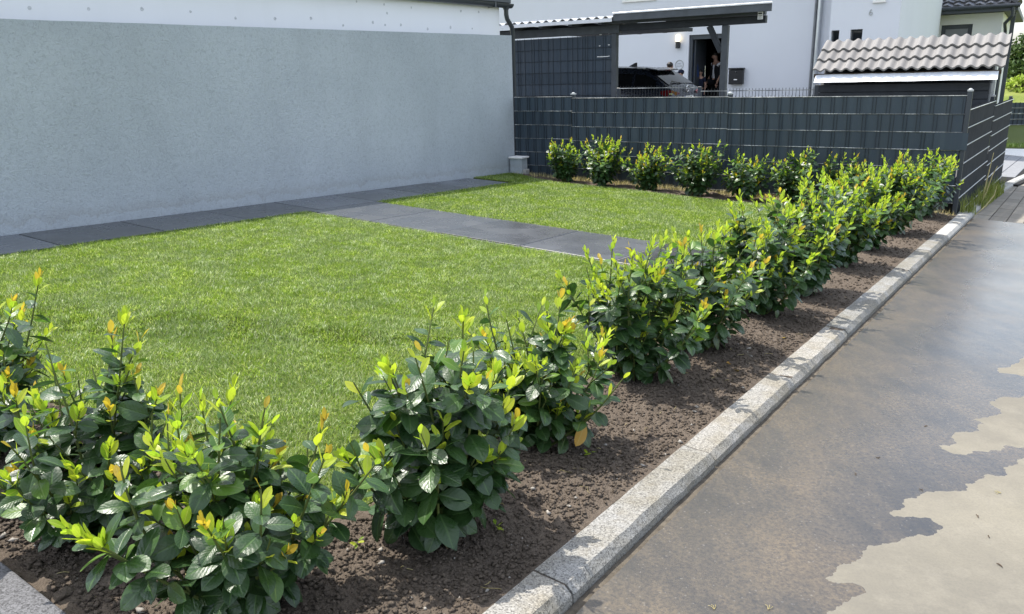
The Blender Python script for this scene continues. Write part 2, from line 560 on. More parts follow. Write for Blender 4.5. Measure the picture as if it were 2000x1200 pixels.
    m = NT('glinting_rail')
    f = m.noise(3.2, 5, 0.7)
    M['rail'] = m.set(m.ramp(f, [(0.38, (0.07, 0.08, 0.085)), (0.52, (0.20, 0.21, 0.20)), (0.62, (0.50, 0.51, 0.50))]), 0.35, 0.6)  # pale stretches paint the glints along the dark rods
    M['glint_rail'] = plain('glint_rail', (0.42, 0.43, 0.43), 0.35, 0.6, var=0.15, scale=12)  # glint on the side fence rods painted as a pale base colour
    M['postcap'] = plain('pale_post_cap', (0.42, 0.43, 0.43), 0.5, 0.5)
    M['anth_paint'] = plain('anthracite_paint', (0.040, 0.048, 0.058), 0.45, 0.45, var=0.1, scale=4)
    M['timber'] = plain('grey_painted_timber', (0.062, 0.070, 0.078), 0.6, 0.35, var=0.2, scale=5, bump=0.2, bscale=80)
    M['dark_timber'] = plain('dark_painted_timber', (0.022, 0.026, 0.031), 0.6, 0.35, var=0.2, scale=5, bump=0.2, bscale=80)
    M['grey_board'] = plain('weathered_grey_board', (0.17, 0.18, 0.19), 0.75, 0.3, var=0.25, scale=7, bump=0.3, bscale=60)
    M['metal_roof'] = plain('galvanised_sheet', (0.62, 0.63, 0.64), 0.4, 0.5, metal=0.3, var=0.08)
    m = NT('lead_flashing')
    col = m.ramp(m.noise(5, 5, 0.6, m.scaled(3, 3, 0.8)), [(0.35, (0.70, 0.74, 0.80)), (0.65, (0.86, 0.87, 0.89))])
    m.bump(m.noise(9, 5, 0.6), 0.4, 0.01)
    M['flashing'] = m.set(col, 0.40, 0.5, 0.1)
    m = NT('concrete_tile')
    oi = m.n('ObjectInfo').outputs['Random']
    col = m.ramp(oi, [(0.0, (0.165, 0.158, 0.153)), (1.0, (0.215, 0.207, 0.20))])
    col = m.mix(m.ramp(m.noise(30, 6, 0.7), [(0.45, 0.0), (0.75, 0.35)]), col, (0.16, 0.155, 0.145))
    m.bump(m.noise(200, 4, 0.7), 0.25, 0.003)
    M['tile'] = m.set(col, 0.7, 0.35)
    M['dark_tile'] = plain('dark_roof_tile', (0.050, 0.050, 0.054), 0.30, 0.6, var=0.15, scale=15)
    M['zinc'] = plain('zinc_pipe', (0.50, 0.52, 0.54), 0.35, 0.5, metal=0.8, var=0.08)
    M['gutter'] = plain('dark_gutter', (0.035, 0.042, 0.050), 0.35, 0.5, var=0.1)
    m = NT('window_glass')
    M['glass'] = m.set((0.02, 0.025, 0.03), 0.05, 0.6)
    M['blind'] = plain('grey_blind', (0.20, 0.21, 0.225), 0.5, 0.4, var=0.05)
    M['black'] = plain('black_plastic', (0.012, 0.013, 0.015), 0.4, 0.5)
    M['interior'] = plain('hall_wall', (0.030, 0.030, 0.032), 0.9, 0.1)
    M['white_sign'] = plain('white_plate', (0.75, 0.75, 0.74), 0.5, 0.4, var=0.03)
    M['grey_sign'] = plain('grey_lettering', (0.34, 0.36, 0.35), 0.6, 0.3)
    M['filler'] = plain('filler_grey', (0.50, 0.51, 0.53), 0.9, 0.2, var=0.3, scale=60)
    m = NT('lit_lamp_glass')
    m.set((0.9, 0.8, 0.6), 0.4, 0.3)
    m.put(m.bsdf.inputs['Emission Color'], (1.0, 0.78, 0.45))
    m.bsdf.inputs['Emission Strength'].default_value = 1.6
    M['lamp'] = m.mat
    M['carpaint'] = plain('dark_blue_paint', (0.012, 0.017, 0.028), 0.28, 0.6, metal=0.2, var=0.1)
    M['carpaint'].node_tree.nodes['Principled BSDF'].inputs['Coat Weight'].default_value = 0.3
    M['carglass'] = NT('car_glass').set((0.006, 0.007, 0.008), 0.06, 0.22)
    M['tail'] = NT('tail_light_red').set((0.12, 0.006, 0.006), 0.12, 0.5)
    M['chrome'] = NT('chrome').set((0.75, 0.76, 0.78), 0.12, 0.6, 1.0)
    M['tyre'] = plain('tyre_rubber', (0.015, 0.015, 0.015), 0.85, 0.3)
    M['plate_blue'] = plain('plate_blue', (0.02, 0.06, 0.35), 0.5, 0.4)
    M['skin'] = plain('skin', (0.36, 0.21, 0.15), 0.55, 0.35, var=0.06)
    M['hair'] = plain('dark_hair', (0.014, 0.011, 0.009), 0.5, 0.4, var=0.3, scale=60)
    M['black_cloth'] = plain('black_cloth', (0.010, 0.010, 0.012), 0.9, 0.2)
    M['navy_cloth'] = plain('navy_cloth', (0.012, 0.016, 0.035), 0.9, 0.2)
    M['white_cloth'] = plain('white_cloth', (0.62, 0.62, 0.64), 0.9, 0.2)
    M['blue_cloth'] = plain('blue_cloth', (0.02, 0.07, 0.26), 0.9, 0.2)
    return M


M = make_materials()
rng = random.Random(11)

# ------------------------------------------------------------------ the plot: frames every piece is laid out in
KO = Vector((0.04, 1.85, 0))                     # kerb frame: x along the kerb (away), y to the left of it
KA = R(36.0)
KX, KY = Vector((math.sin(KA), math.cos(KA), 0)), Vector((-math.cos(KA), math.sin(KA), 0))


def kw(a, p):
    v = KO + KX * a + KY * p
    return v.x, v.y


def ka(x, y):
    v = Vector((x, y, 0)) - KO
    return v.dot(KX), v.dot(KY)


WANG = R(35.3)                                   # garden wall
WA = Vector((-4.1, 6.27, 0))
WX, WY = Vector((math.sin(WANG), math.cos(WANG), 0)), Vector((-math.cos(WANG), math.sin(WANG), 0))
WEND = (on_plane(1006, 340, WA, WX).xy - WA.xy).dot(WX.xy)
FL = Vector((WA.x + WX.x * (WEND + 0.02), WA.y + WX.y * (WEND + 0.02), 0))
FC = Vector((5.14, 8.95, 0))                     # corner post of the privacy fence
FLEN = (FC - FL).length
FX = (FC - FL).normalized()
FY = Vector((-FX.y, FX.x, 0))
FROT = math.atan2(FX.y, FX.x)
WROT = math.atan2(WX.y, WX.x)
SX = Vector((math.sin(R(37.2)), math.cos(R(37.2)), 0))   # side fence direction

# ------------------------------------------------------------------ setting: ground
def ground_h(x, y):
    return gz(max(-9, min(16, x)), max(-8, min(45, y))) - 0.10


xs = np.concatenate([np.linspace(-400, -14, 12), np.linspace(-12, 30, 43), np.linspace(34, 400, 12)])
ys = np.concatenate([np.linspace(-200, -8, 8), np.linspace(-6, 50, 57), np.linspace(56, 900, 14)])
gv = np.array([(x, y, ground_h(x, y) + (0.0 if y < 45 else min(9, (y - 45) * 0.03))) for y in ys for x in xs])
nx = len(xs)
gf = np.array([(j * nx + i, j * nx + i + 1, (j + 1) * nx + i + 1, (j + 1) * nx + i) for j in range(len(ys) - 1) for i in range(nx - 1)])
kind(link('ground', np_mesh('ground', gv, gf, M['meadow'], True)), 'structure')

# soil bed: one height function, dense grids that butt against each other
def soil_h(x, y):
    a, p = ka(x, y)
    h = 0.028 + 0.026 * noise.noise((x * 2.3, y * 2.3, 0)) + 0.014 * noise.noise((x * 6, y * 6, 3)) + 0.007 * noise.noise((x * 19, y * 19, 5)) \
        + 0.006 * noise.noise((x * 43, y * 43, 9)) + 0.0065 * noise.noise((x * 80, y * 80, 2))
    if p < 0.12:
        h = h * (0.45 + 0.55 * p / 0.12) + 0.012 * (1 - p / 0.12)
    d = min(p - 0.615 - 0.02 * noise.noise((x * 4, y * 4, 6)), a + 0.225)
    if d > 0:
        h -= 0.07 * min(1.0, d / 0.07)
    return gz(x, y) + h


def soil_grid(name, a0, a1, p0, p1, step):
    na, npp = int((a1 - a0) / step) + 1, int((p1 - p0) / step) + 1
    A, P = np.linspace(a0, a1, na), np.linspace(p0, p1, npp)
    V = []
    for a in A:
        for p in P:
            x, y = kw(a, p)
            V.append((x, y, soil_h(x, y)))
    I = np.arange(na * npp).reshape(na, npp)
    Fq = np.stack([I[:-1, :-1], I[1:, :-1], I[1:, 1:], I[:-1, 1:]], -1).reshape(-1, 4)
    return kind(link(name, np_mesh(name, np.array(V), Fq, M['soil'], True)), 'structure')


soil_grid('soil_bed', -0.85, 3.0, 0.002, 0.80, 0.011)
soil_grid('soil_bed', 3.0, 8.75, 0.002, 0.90, 0.02)
soil_grid('soil_bed', -0.85, 0.1, 0.80, 3.4, 0.013)
# strip of bare earth under the back row of shrubs
bk = []
for i in range(90):
    for j in range(14):
        s, t = i / 89 * (FLEN + 0.1), -0.02 - j / 13 * 0.75
        p = FL + FX * s + FY * t
        bk.append((p.x, p.y, gz(p.x, p.y) + 0.015 + 0.035 * noise.noise((p.x * 5, p.y * 5, 1)) + 0.02 * noise.noise((p.x * 17, p.y * 17, 4))))
I = np.arange(90 * 14).reshape(90, 14)
kind(link('soil_bed', np_mesh('soil_bed', np.array(bk), np.stack([I[:-1, :-1], I[1:, :-1], I[1:, 1:], I[:-1, 1:]], -1).reshape(-1, 4), M['soil'], True)), 'structure')

# clods and crumbs of earth
def clods(n, area, smin, smax, seed):
    rg = np.random.default_rng(seed)
    base = np.array([(0, 0, -.7), (1, 0, 0), (.3, .95, .1), (-.8, .6, 0), (-.8, -.6, .1), (.3, -.95, 0), (.2, .1, .85), (-.3, -.1, .7)])
    tri = np.array([(0, 2, 1), (0, 3, 2), (0, 4, 3), (0, 5, 4), (0, 1, 5), (6, 1, 2), (6, 2, 3), (6, 3, 7), (7, 3, 4), (7, 4, 5), (6, 7, 5), (6, 5, 1)])
    V, Fa = [], []
    for i in range(n):
        a, p = area(rg)
        x, y = kw(a, p)
        s = smin * (smax / smin) ** (rg.random() ** 2.2)
        an = rg.random() * 6.283
        b = base * (1 + 0.35 * rg.standard_normal((8, 3))) * s * np.array([1.15, 0.9, 0.8])
        ca, sa = math.cos(an), math.sin(an)
        q = np.stack([b[:, 0] * ca - b[:, 1] * sa + x, b[:, 0] * sa + b[:, 1] * ca + y, b[:, 2] + soil_h(x, y) + s * 0.35], -1)
        V.append(q)
        Fa.append(tri + 8 * i)
    return np_mesh('soil_clods', np.concatenate(V), np.concatenate(Fa), M['soil'])


def area_front(rg):
    return -0.82 + 3.9 * rg.random() ** 1.5, 0.02 + 0.56 * rg.random()


def area_left(rg):
    return -0.82 + 0.58 * rg.random(), 0.5 + 1.7 * rg.random()


def area_far(rg):
    return 3.0 + 5.4 * rg.random(), 0.02 + 0.6 * rg.random()


kind(link('soil_clods', clods(34000, area_front, 0.0015, 0.0095, 1)), 'stuff')
kind(link('soil_clods', clods(17000, area_left, 0.0015, 0.011, 2)), 'stuff')
kind(link('soil_clods', clods(3500, area_far, 0.004, 0.012, 3)), 'stuff')

# lawns: thatch sheet + real blades
def poly_clip(n, poly, rg):
    P = np.array(poly)
    lo, hi = P.min(0), P.max(0)
    out = []
    tot = 0
    while tot < n:
        q = lo + (hi - lo) * rg.random((n, 2))
        ins = np.zeros(len(q), bool)
        j = len(P) - 1
        for i in range(len(P)):
            c = ((P[i, 1] > q[:, 1]) != (P[j, 1] > q[:, 1])) & (q[:, 0] < (P[j, 0] - P[i, 0]) * (q[:, 1] - P[i, 1]) / (P[j, 1] - P[i, 1] + 1e-12) + P[i, 0])
            ins ^= c
            j = i
        q = q[ins]
        out.append(q)
        tot += len(q)
    return np.concatenate(out)[:n]


def blades(pts, rg, lmin, lmax, wid, z0, lean=(0.35, 1.15), nsc=2.2, coh=0.6, up=0.0):
    n = len(pts)
    ang = np.array([math.pi * 2 * noise.noise((x * nsc, y * nsc, 7.7)) for x, y in pts]) * 1.3
    ang = np.where(rg.random(n) < coh, ang + rg.normal(0, 0.8, n), rg.random(n) * 6.283)
    ln = lmin + (lmax - lmin) * rg.random(n)
    th = lean[0] + (lean[1] - lean[0]) * rg.random(n)
    dirx, diry = np.cos(ang), np.sin(ang)
    w = wid * (0.7 + 0.6 * rg.random(n))
    sa = ang + math.pi / 2 + rg.normal(0, 0.5, n)
    sx, sy = np.cos(sa) * w / 2, np.sin(sa) * w / 2
    z = gz(pts[:, 0], pts[:, 1]) + z0
    mid_h, mid_v = 0.5 * ln * np.sin(th * 0.6), 0.5 * ln * np.cos(th * 0.6)
    tip_h, tip_v = mid_h + 0.5 * ln * np.sin(th * 1.25), mid_v + 0.5 * ln * np.cos(th * 1.25)
    X, Y = pts[:, 0], pts[:, 1]
    V = np.stack([np.stack([X - sx, Y - sy, z], -1), np.stack([X + sx, Y + sy, z], -1),
                  np.stack([X + dirx * mid_h + sx * .85, Y + diry * mid_h + sy * .85, z + mid_v], -1),
                  np.stack([X + dirx * mid_h - sx * .85, Y + diry * mid_h - sy * .85, z + mid_v], -1),
                  np.stack([X + dirx * tip_h, Y + diry * tip_h, z + tip_v], -1)], 1).reshape(-1, 3)
    b = (np.arange(n) * 5)[:, None]
    return V, [b + np.array([[0, 1, 2, 3]]), b + np.array([[3, 2, 4]])]


def sheet(name, poly, dz, m, k='structure', thick=0.05):
    b = MB()
    b.prism(poly, lambda x, y: gz(x, y) + dz - thick, lambda x, y: gz(x, y) + dz)
    return kind(b.build(name, m), k)


def wl(s, t):
    v = WA + WX * s - WY * t
    return v.x, v.y


STRIP_W = 0.72
pathA, pathB = 3.70, 4.66                        # kerb coordinate of the two edges of the cross path
far_edge = [ka(*on_ground(px, py).xy) for px, py in ((1043, 353), (1092, 361), (1146, 367), (1235, 376), (1322, 387), (1420, 398), (1500, 405))]
def wl_at(a, t):
    # point on the strip's front line that has kerb coordinate a
    x0, y0 = wl(0, t)
    a0 = ka(x0, y0)[0]
    return wl((a - a0) / math.cos(WANG - KA), t)


lawnA = [kw(-0.22, 0.62), kw(0.7, 0.60), kw(1.8, 0.66), kw(pathA - 0.05, 0.70), wl_at(pathA - 0.05, STRIP_W + 0.03), wl_at(-1.2, STRIP_W + 0.03), kw(-0.20, 5.4), kw(-0.24, 3.0), kw(-0.2, 1.6)]
lawnB = [kw(pathB, 0.72), kw(7.55, 0.80)] + [kw(*q) for q in far_edge[::-1]] + [wl(WEND - 0.03, 0.02), wl(WEND - 1.08, 0.02), wl(WEND - 1.08, STRIP_W + 0.012), wl_at(pathB, STRIP_W + 0.012)]
sheet('lawn_soil', lawnA, 0.030, M['lawn_soil'])
sheet('lawn_soil', lawnB, 0.030, M['lawn_soil'])
rg = np.random.default_rng(5)


def ragged(poly, amt=0.02):
    return poly


pa = poly_clip(520000, lawnA, rg)
pa = pa + rg.normal(0, 0.015, pa.shape)
dist = np.hypot(pa[:, 0], pa[:, 1])
pa = pa[(rg.random(len(pa)) < np.clip(5.2 / dist, 0.35, 1)) & (pa[:, 1] > 0.85 * np.abs(pa[:, 0]))]
V, Fq = blades(pa, rg, 0.012, 0.038, 0.0026, 0.024)
kind(link('lawn_grass', np_mesh('lawn_grass', V, Fq, M['grass'])), 'stuff')
pc = poly_clip(150000, lawnA, rg)
nz = np.array([noise.noise((x * 9, y * 9, 3.3)) + 0.6 * noise.noise((x * 24, y * 24, 1.3)) for x, y in pc])
pc = pc[(nz > 0.12) & (pc[:, 1] > 0.85 * np.abs(pc[:, 0]))]
V, Fq = blades(pc, rg, 0.018, 0.042, 0.0026, 0.033, lean=(0.7, 1.35), nsc=5.0, coh=0.85)
kind(link('lawn_tufts', np_mesh('lawn_tufts', V, Fq, M['grass_pale'])), 'stuff')
pb = poly_clip(170000, lawnB, rg)
pb = pb + rg.normal(0, 0.012, pb.shape)
V, Fq = blades(pb, rg, 0.015, 0.040, 0.0046, 0.024)
kind(link('lawn_grass', np_mesh('lawn_grass', V, Fq, M['grass'])), 'stuff')

# paved strip along the wall and the cross path to the road: one object per slab
kind(sheet('path', [wl(-3.3, 0.01), wl(WEND - 1.1, 0.01), wl(WEND - 1.1, STRIP_W + 0.005), wl(-3.3, STRIP_W + 0.005)], 0.004, M['crack']), 'structure')
path_o = bpy.data.objects['path']


def slab(poly, top, parent, m, th=0.045):
    b = MB()
    b.prism(poly, lambda x, y: gz(x, y) + top - th, lambda x, y: gz(x, y) + top)
    return b.build('paving_slab', m, parent, bevel=0.003)


s0 = None
jw = [(30, 463.6), (228, 440), (393, 419), (525, 402.5), (647, 384.5), (746, 372)]
js = [(on_ground(*q).xy - WA.xy).dot(WX.xy) for q in jw]
off = sum(s - 0.855 * k for k, s in enumerate(js)) / len(js)
for k in range(-4, 9):
    a, b_ = off + 0.855 * k, off + 0.855 * (k + 1)
    b_ = min(b_, WEND - 1.1)
    if b_ - a < 0.1:
        continue
    g_ = 0.005
    sh = rng.uniform(-0.002, 0.002)
    slab([wl(a + g_, 0.014), wl(b_ - g_, 0.014), wl(b_ - g_, STRIP_W), wl(a + g_, STRIP_W)], 0.035 + sh, path_o, M['slab'])
cross = sheet('path', [kw(pathA + 0.01, 0.72), kw(pathB - 0.01, 0.72), wl_at(pathB - 0.01, STRIP_W + 0.008), wl_at(pathA + 0.01, STRIP_W + 0.008)], 0.0300, M['joint_sand'])
p_end = ka(*wl_at(pathA, STRIP_W))[1]
L = 0.872
p = p_end - 0.006
k = 0
while p > 0.8:
    q = max(p - L, 0.72)
    slab([kw(pathA, p - 0.006), kw(pathA, q + 0.006), kw(pathB, q + 0.006), kw(pathB, p - 0.006)], 0.035 + rng.uniform(-0.002, 0.002), cross, M['slab'])
    p -= L
# dark gap (painted slab-edge shade) and pale bedding strip on the lawn side of the cross path
sheet('bedding_and_shade', [kw(pathA - 0.056, 0.75), kw(pathA - 0.014, 0.75), kw(pathA - 0.014, p_end + 0.02), kw(pathA - 0.056, p_end + 0.02)], 0.029, M['yard_gravel'])
sheet('bedding_and_shade', [wl(-3.3, STRIP_W + 0.010), wl_at(pathA - 0.05, STRIP_W + 0.010), wl_at(pathA - 0.05, STRIP_W + 0.034), wl(-3.3, STRIP_W + 0.034)], 0.022, M['crack'])  # near-black strip paints the shade below the slab edge

# kerb of granite stones
kerb = MB().prism([kw(-2.5, -0.10), kw(10.0, -0.10), kw(10.0, 0.0), kw(-2.5, 0.0)], lambda x, y: gz(x, y) - 0.10, lambda x, y: gz(x, y) + 0.030).build('kerb', M['soil'])
kind(kerb, 'structure')
KS = [(0.0, 0.034), (-0.102, 0.036), (-0.124, 0.010), (-0.125, -0.05), (0.0, -0.05)]


def bend(a):
    return -0.0062 * max(0.0, a - 9) ** 2


def kerb_stone(a0, a1, m, jit):
    b = MB()
    n = 14
    rg_ = random.Random(int(a0 * 100))
    rows = []
    for i in range(n + 1):
        a = a0 + 0.0045 + (a1 - a0 - 0.009) * i / n
        row = []
        for j, (p, z) in enumerate(KS):
            jj = 0.0022 if j in (1, 2) else 0.001
            if i in (0, n) and j == 1:
                z -= 0.004
            pp, zz = p + rg_.uniform(-jj, jj), z + jit + rg_.uniform(-jj, jj) * 0.7
            x, y = kw(a, pp + bend(a))
            row.append((x, y, gz(x, y) + zz))
        rows.append(row)
    vs = [v for r in rows for v in r]
    m5 = len(KS)
    fs = [(i * m5 + j, i * m5 + (j + 1) % m5, (i + 1) * m5 + (j + 1) % m5, (i + 1) * m5 + j) for i in range(n) for j in range(m5)]
    fs += [tuple(range(m5)), tuple(range(n * m5, n * m5 + m5))[::-1]]
    b.add(vs, fs)
    o = b.build('kerb_stone', m, kerb, bevel=0.0)
    return o


a = -2.0
while a < 20.5:
    kerb_stone(a, a + 1.0, M['granite'] if a < 6.8 else M['concrete'], rng.uniform(-0.003, 0.003))
    a += 1.0

# dark edging stone at the near end of the bed
edg = MB()
poly = [kw(-0.955, 0.20), kw(-0.86, 0.20), kw(-0.86, 4.6), kw(-0.955, 4.6)]
edg.prism(poly, lambda x, y: gz(x, y) - 0.12, lambda x, y: gz(x, y) + 0.055)
e = edg.build('edging_stone', M['basalt'], bevel=0.006, segs=2)
tag(e, 'grey speckled edging stone bordering the soil at the near left corner', 'edging stone')

# ------------------------------------------------------------------ road: one sheet cut along the wet line
ROAD_Z = -0.008
def zpx(L, ox=1400, oy=640, s=2.1433):
    return [on_ground(ox + x / s, oy + y / s, ROAD_Z).xy for x, y in L]


dryA = zpx([(440, 1290), (430, 1240), (460, 1200), (500, 1170), (560, 1140), (625, 1110), (600, 1080), (540, 1070), (470, 1062), (455, 1050), (500, 1020), (560, 990), (610, 955), (680, 910), (760, 895), (840, 865), (910, 868), (945, 830), (900, 800), (820, 790), (740, 790), (722, 775), (775, 735), (850, 705), (870, 690), (940, 685), (1080, 645), (1215, 615), (1200, 590), (1260, 575), (1286, 545), (1420, 520), (1600, 530)])
dryB = zpx([(1600, 470), (1400, 500), (1286, 505), (1210, 495), (1120, 522), (975, 525), (930, 495), (1000, 490), (985, 455), (1060, 440), (1095, 435), (1120, 405), (1065, 385), (1150, 370), (1188, 350), (1135, 310), (1220, 290), (1286, 288), (1500, 270)])
dryC = zpx([(1500, 240), (1286, 205), (1180, 190), (1175, 170), (1250, 150), (1286, 120), (1500, 90)])


def fractal(P, closed_from, depth=4, amp=0.16, seed=1):
    rr = random.Random(seed)
    pts = [Vector((p[0], p[1])) for p in P]
    for d in range(depth):
        out = []
        for i in range(len(pts) - 1):
            a_, b_ = pts[i], pts[i + 1]
            out.append(a_)
            n_ = Vector((-(b_ - a_).y, (b_ - a_).x))
            out.append((a_ + b_) / 2 + n_ * rr.uniform(-amp, amp))
        out.append(pts[-1])
        pts = out
    return pts


dA = fractal(dryA, 0, 5, 0.20, 3)
dA += [dA[-1] + Vector((2.2, -0.6)), Vector((3.4, 0.3)), Vector((0.6, 0.2))]
dB = fractal(dryB, 0, 5, 0.20, 5) + [Vector(dryB[-1]) + Vector((1.2, 0.1)), Vector(dryB[0]) + Vector((1.6, -0.2))]
dC = fractal(dryC, 0, 3, 0.15, 7) + [Vector(dryC[-1]) + Vector((0.6, -0.3))]
GAP = 0.032
PAVE_A = ka(*on_ground(1940, 430).xy)[0]
outer = [kw(-2.2, -0.1255 - GAP)]
n = 160
for i in range(1, n):
    a = -2.2 + (PAVE_A + 2.2) * i / n
    outer.append(kw(a, -0.1255 - GAP + 0.008 * noise.noise((a * 9, 0, 0)) + 0.004 * noise.noise((a * 31, 0, 5))))
outer += [kw(PAVE_A, -0.1255 - GAP), kw(PAVE_A, -7.0), kw(-2.2, -7.0)]
verts, edges = [], []
for loop in (outer, dA, dB, dC):
    o = len(verts)
    verts += [Vector((q[0], q[1])) for q in loop]
    edges += [(o + i, o + (i + 1) % len(loop)) for i in range(len(loop))]
for i in range(60):
    for j in range(26):
        verts.append(Vector(kw(-2.1 + (PAVE_A + 2.05) * i / 59, -0.3 - 6.6 * (j / 25) ** 1.6)))
vo, eo, fo, *_ = geometry.delaunay_2d_cdt(verts, edges, [], 1, 1e-5)


def inside(q, P):
    c = False
    j = len(P) - 1
    for i in range(len(P)):
        if (P[i].y > q.y) != (P[j].y > q.y) and q.x < (P[j].x - P[i].x) * (q.y - P[i].y) / (P[j].y - P[i].y) + P[i].x:
            c = not c
        j = i
    return c


outP = [Vector(q) for q in outer]
mi, keep = [], []
for f in fo:
    c = sum((vo[i] for i in f), Vector((0, 0))) / len(f)
    if not inside(c, outP):
        continue
    keep.append(f)
    mi.append(1 if any(inside(c, P) for P in (dA, dB, dC)) else 0)
rv = [(v.x, v.y, gz(v.x, v.y) + ROAD_Z + 0.004 * noise.noise((v.x * 0.8, v.y * 0.8, 0))) for v in vo]
rme = bpy.data.meshes.new('road')
rme.from_pydata(rv, [], keep)
rme.materials.append(M['wet'])
rme.materials.append(M['dry'])
rme.polygons.foreach_set('material_index', mi)
rme.polygons.foreach_set('use_smooth', [True] * len(mi))
bm = bmesh.new(); bm.from_mesh(rme)
bmesh.ops.recalc_face_normals(bm, faces=bm.faces)
if sum(f.normal.z for f in bm.faces) < 0:
    bmesh.ops.reverse_faces(bm, faces=bm.faces)
bm.to_mesh(rme); bm.free()
road = kind(link('road', rme), 'structure')
# sandy seam between kerb and asphalt
sheet('road_seam', [kw(-2.2, -0.19), kw(PAVE_A, -0.19), kw(PAVE_A, -0.1252), kw(-2.2, -0.1252)], ROAD_Z - 0.009, M['seam'], thick=0.03)
# paved end of the road
pb_ = sheet('paved_road', [kw(PAVE_A + 0.002, -0.127), kw(PAVE_A + 0.002, -6), kw(22, -6), kw(22, -0.127)], ROAD_Z - 0.012, M['seam'])
for i in range(18):
    for j in range(14):
        a, p = PAVE_A + 0.004 + i * 0.42, -0.13 - j * 0.17
        o_ = 0.0
        sl = MB().prism([kw(a + o_ + 0.004, p - 0.004), kw(a + o_ + 0.412, p - 0.004), kw(a + o_ + 0.412, p - 0.164), kw(a + o_ + 0.004, p - 0.164)],
                        lambda x, y: gz(x, y) - 0.06, lambda x, y, h=rng.uniform(-0.002, 0.002): gz(x, y) + ROAD_Z + h)
        sl.build('paver', M['paver'], pb_, bevel=0.004)
# bits lying on the road
for px, py, s in ((1671, 927, 0.55), (1716, 895, 0.5), (1800, 958, 0.55), (1807, 833, 0.6), (1908, 1010, 0.7), (1930, 1050, 0.6), (1950, 1104, 0.7)):
    c = on_ground(px, py, ROAD_Z)
    b = MB()
    rr = random.Random(px)
    an = rr.uniform(0, 6.28)
    pts = [(c.x + 0.009 * s * (t - 1.5) * math.cos(an) + 0.007 * s * rr.uniform(-1, 1), c.y + 0.009 * s * (t - 1.5) * math.sin(an) + 0.007 * s * rr.uniform(-1, 1), c.z + 0.003) for t in range(4)]
    b.tube(pts, [0.001, 0.003 * s, 0.003 * s, 0.001], 5)
    o = b.build('twig', M['bark'])
    tag(o, 'small dark crumb of bark lying on the road surface', 'twig', 'dark crumbs of bark on the road')
for px, py, an in ((1955, 965, 2.2), (1500, 1193, 0.4), (1395, 1193, 1.0)):
    c = on_ground(px, py, ROAD_Z)
    b = MB()
    for t in range(3):
        a2 = an + t * 0.5
        b.tube([(c.x, c.y, c.z + 0.004), (c.x + 0.012 * math.cos(a2), c.y + 0.012 * math.sin(a2), c.z + 0.006), (c.x + 0.02 * math.cos(a2 + .2), c.y + 0.02 * math.sin(a2 + .2), c.z + 0.004)], 0.0008, 4)
    o = b.build('straw_stalk', M['straw'])
    tag(o, 'pale straw stalk lying on the road', 'straw', 'pale straws on the road')

# ------------------------------------------------------------------ grey garden wall, garage, pillar
wz = gz(WA.x, WA.y)
gw = thing('garden_wall', 'long grey rendered garden wall standing along the dark slab strip', 'wall', (WA.x, WA.y, wz), WROT)
topz = [(-3.4, 1.835), (0.1, 1.855), (WEND, 1.885)]
b = MB()
n = 60
vs = []
for i in range(n + 1):
    s = -3.4 + (WEND + 3.4) * i / n
    zt = 1.857 + 0.004 * s * 0.7 + 0.003 * noise.noise((s * 2.3, 0, 0)) + 0.0016 * noise.noise((s * 11, 0, 0))
    for y, z in ((0.0, -0.7), (0.0 + 0.002 * noise.noise((s * 1.5, 0, 3)), zt - wz), (0.24, zt - wz), (0.24, -0.7)):
        vs.append((s, y, z))
fs = [(i * 4 + j, i * 4 + (j + 1) % 4, i * 4 + 4 + (j + 1) % 4, i * 4 + 4 + j) for i in range(n) for j in range(4)] + [(0, 1, 2, 3), (n * 4 + 3, n * 4 + 2, n * 4 + 1, n * 4)]
b.add(vs, fs)
b.build('wall', M['grey_render'], gw)

GO = 0.50                                          # the garage stands half a metre behind
g_end = (on_plane(976, 60, WA + WY * GO, WX).xy - WA.xy).dot(WX.xy)
gar = thing('garage', 'white garage with dark gutter rising behind the grey garden wall', 'garage', (WA.x, WA.y, wz), WROT)
gut = on_plane(1000, 8, WA + WY * (GO - 0.10), WX)
gut0 = on_plane(800, 0, WA + WY * (GO - 0.10), WX)
gzr = gut.z - wz
MB().box(-3.4, g_end, GO, GO + 5.0, -0.6, gzr - 0.03).build('wall', M['garage_white'], gar)
MB().box(-3.5, g_end + 0.13, GO - 0.14, GO + 5.1, gzr + 0.0, gzr + 0.10).build('roof', M['anth_paint'], gar, bevel=0.008)
b = MB()
prof = [(math.cos(t), math.sin(t)) for t in [math.pi + math.pi * k / 8 for k in range(9)]]
vs, fs = [], []
g_r = (gut.xy - WA.xy).dot(WX.xy)
for s in (-3.4, g_r):
    for rad in (0.062, 0.055):
        for c_, s_ in prof:
            vs.append((s, GO - 0.075 + rad * c_, gzr - 0.005 + rad * s_))
nn = len(prof)
for k in range(nn - 1):
    fs.append((k, k + 1, 2 * nn + k + 1, 2 * nn + k))
    fs.append((nn + k, 3 * nn + k, 3 * nn + k + 1, nn + k + 1))
fs.append(tuple(range(2 * nn, 3 * nn)))
for k in (0, nn - 1):
    fs.append((k, nn + k, 3 * nn + k, 2 * nn + k))
b.add(vs, fs)
b.box(g_r - 0.5, g_r - 0.47, GO - 0.142, GO - 0.008, gzr - 0.072, gzr + 0.004)
b.build('gutter', M['gutter'], gar, smooth=True)
dp0 = g_r - 0.12
b = MB()
b.tube([(dp0, GO - 0.07, gzr - 0.05), (dp0, GO - 0.07, gzr - 0.16), (dp0 + 0.02, GO - 0.07, gzr - 0.22), (dp0 + 0.10, GO - 0.06, gzr - 0.28), (dp0 + 0.17, GO - 0.05, gzr - 0.33), (dp0 + 0.20, GO - 0.04, gzr - 0.40), (dp0 + 0.20, GO - 0.04, -0.5)], 0.036, 12)
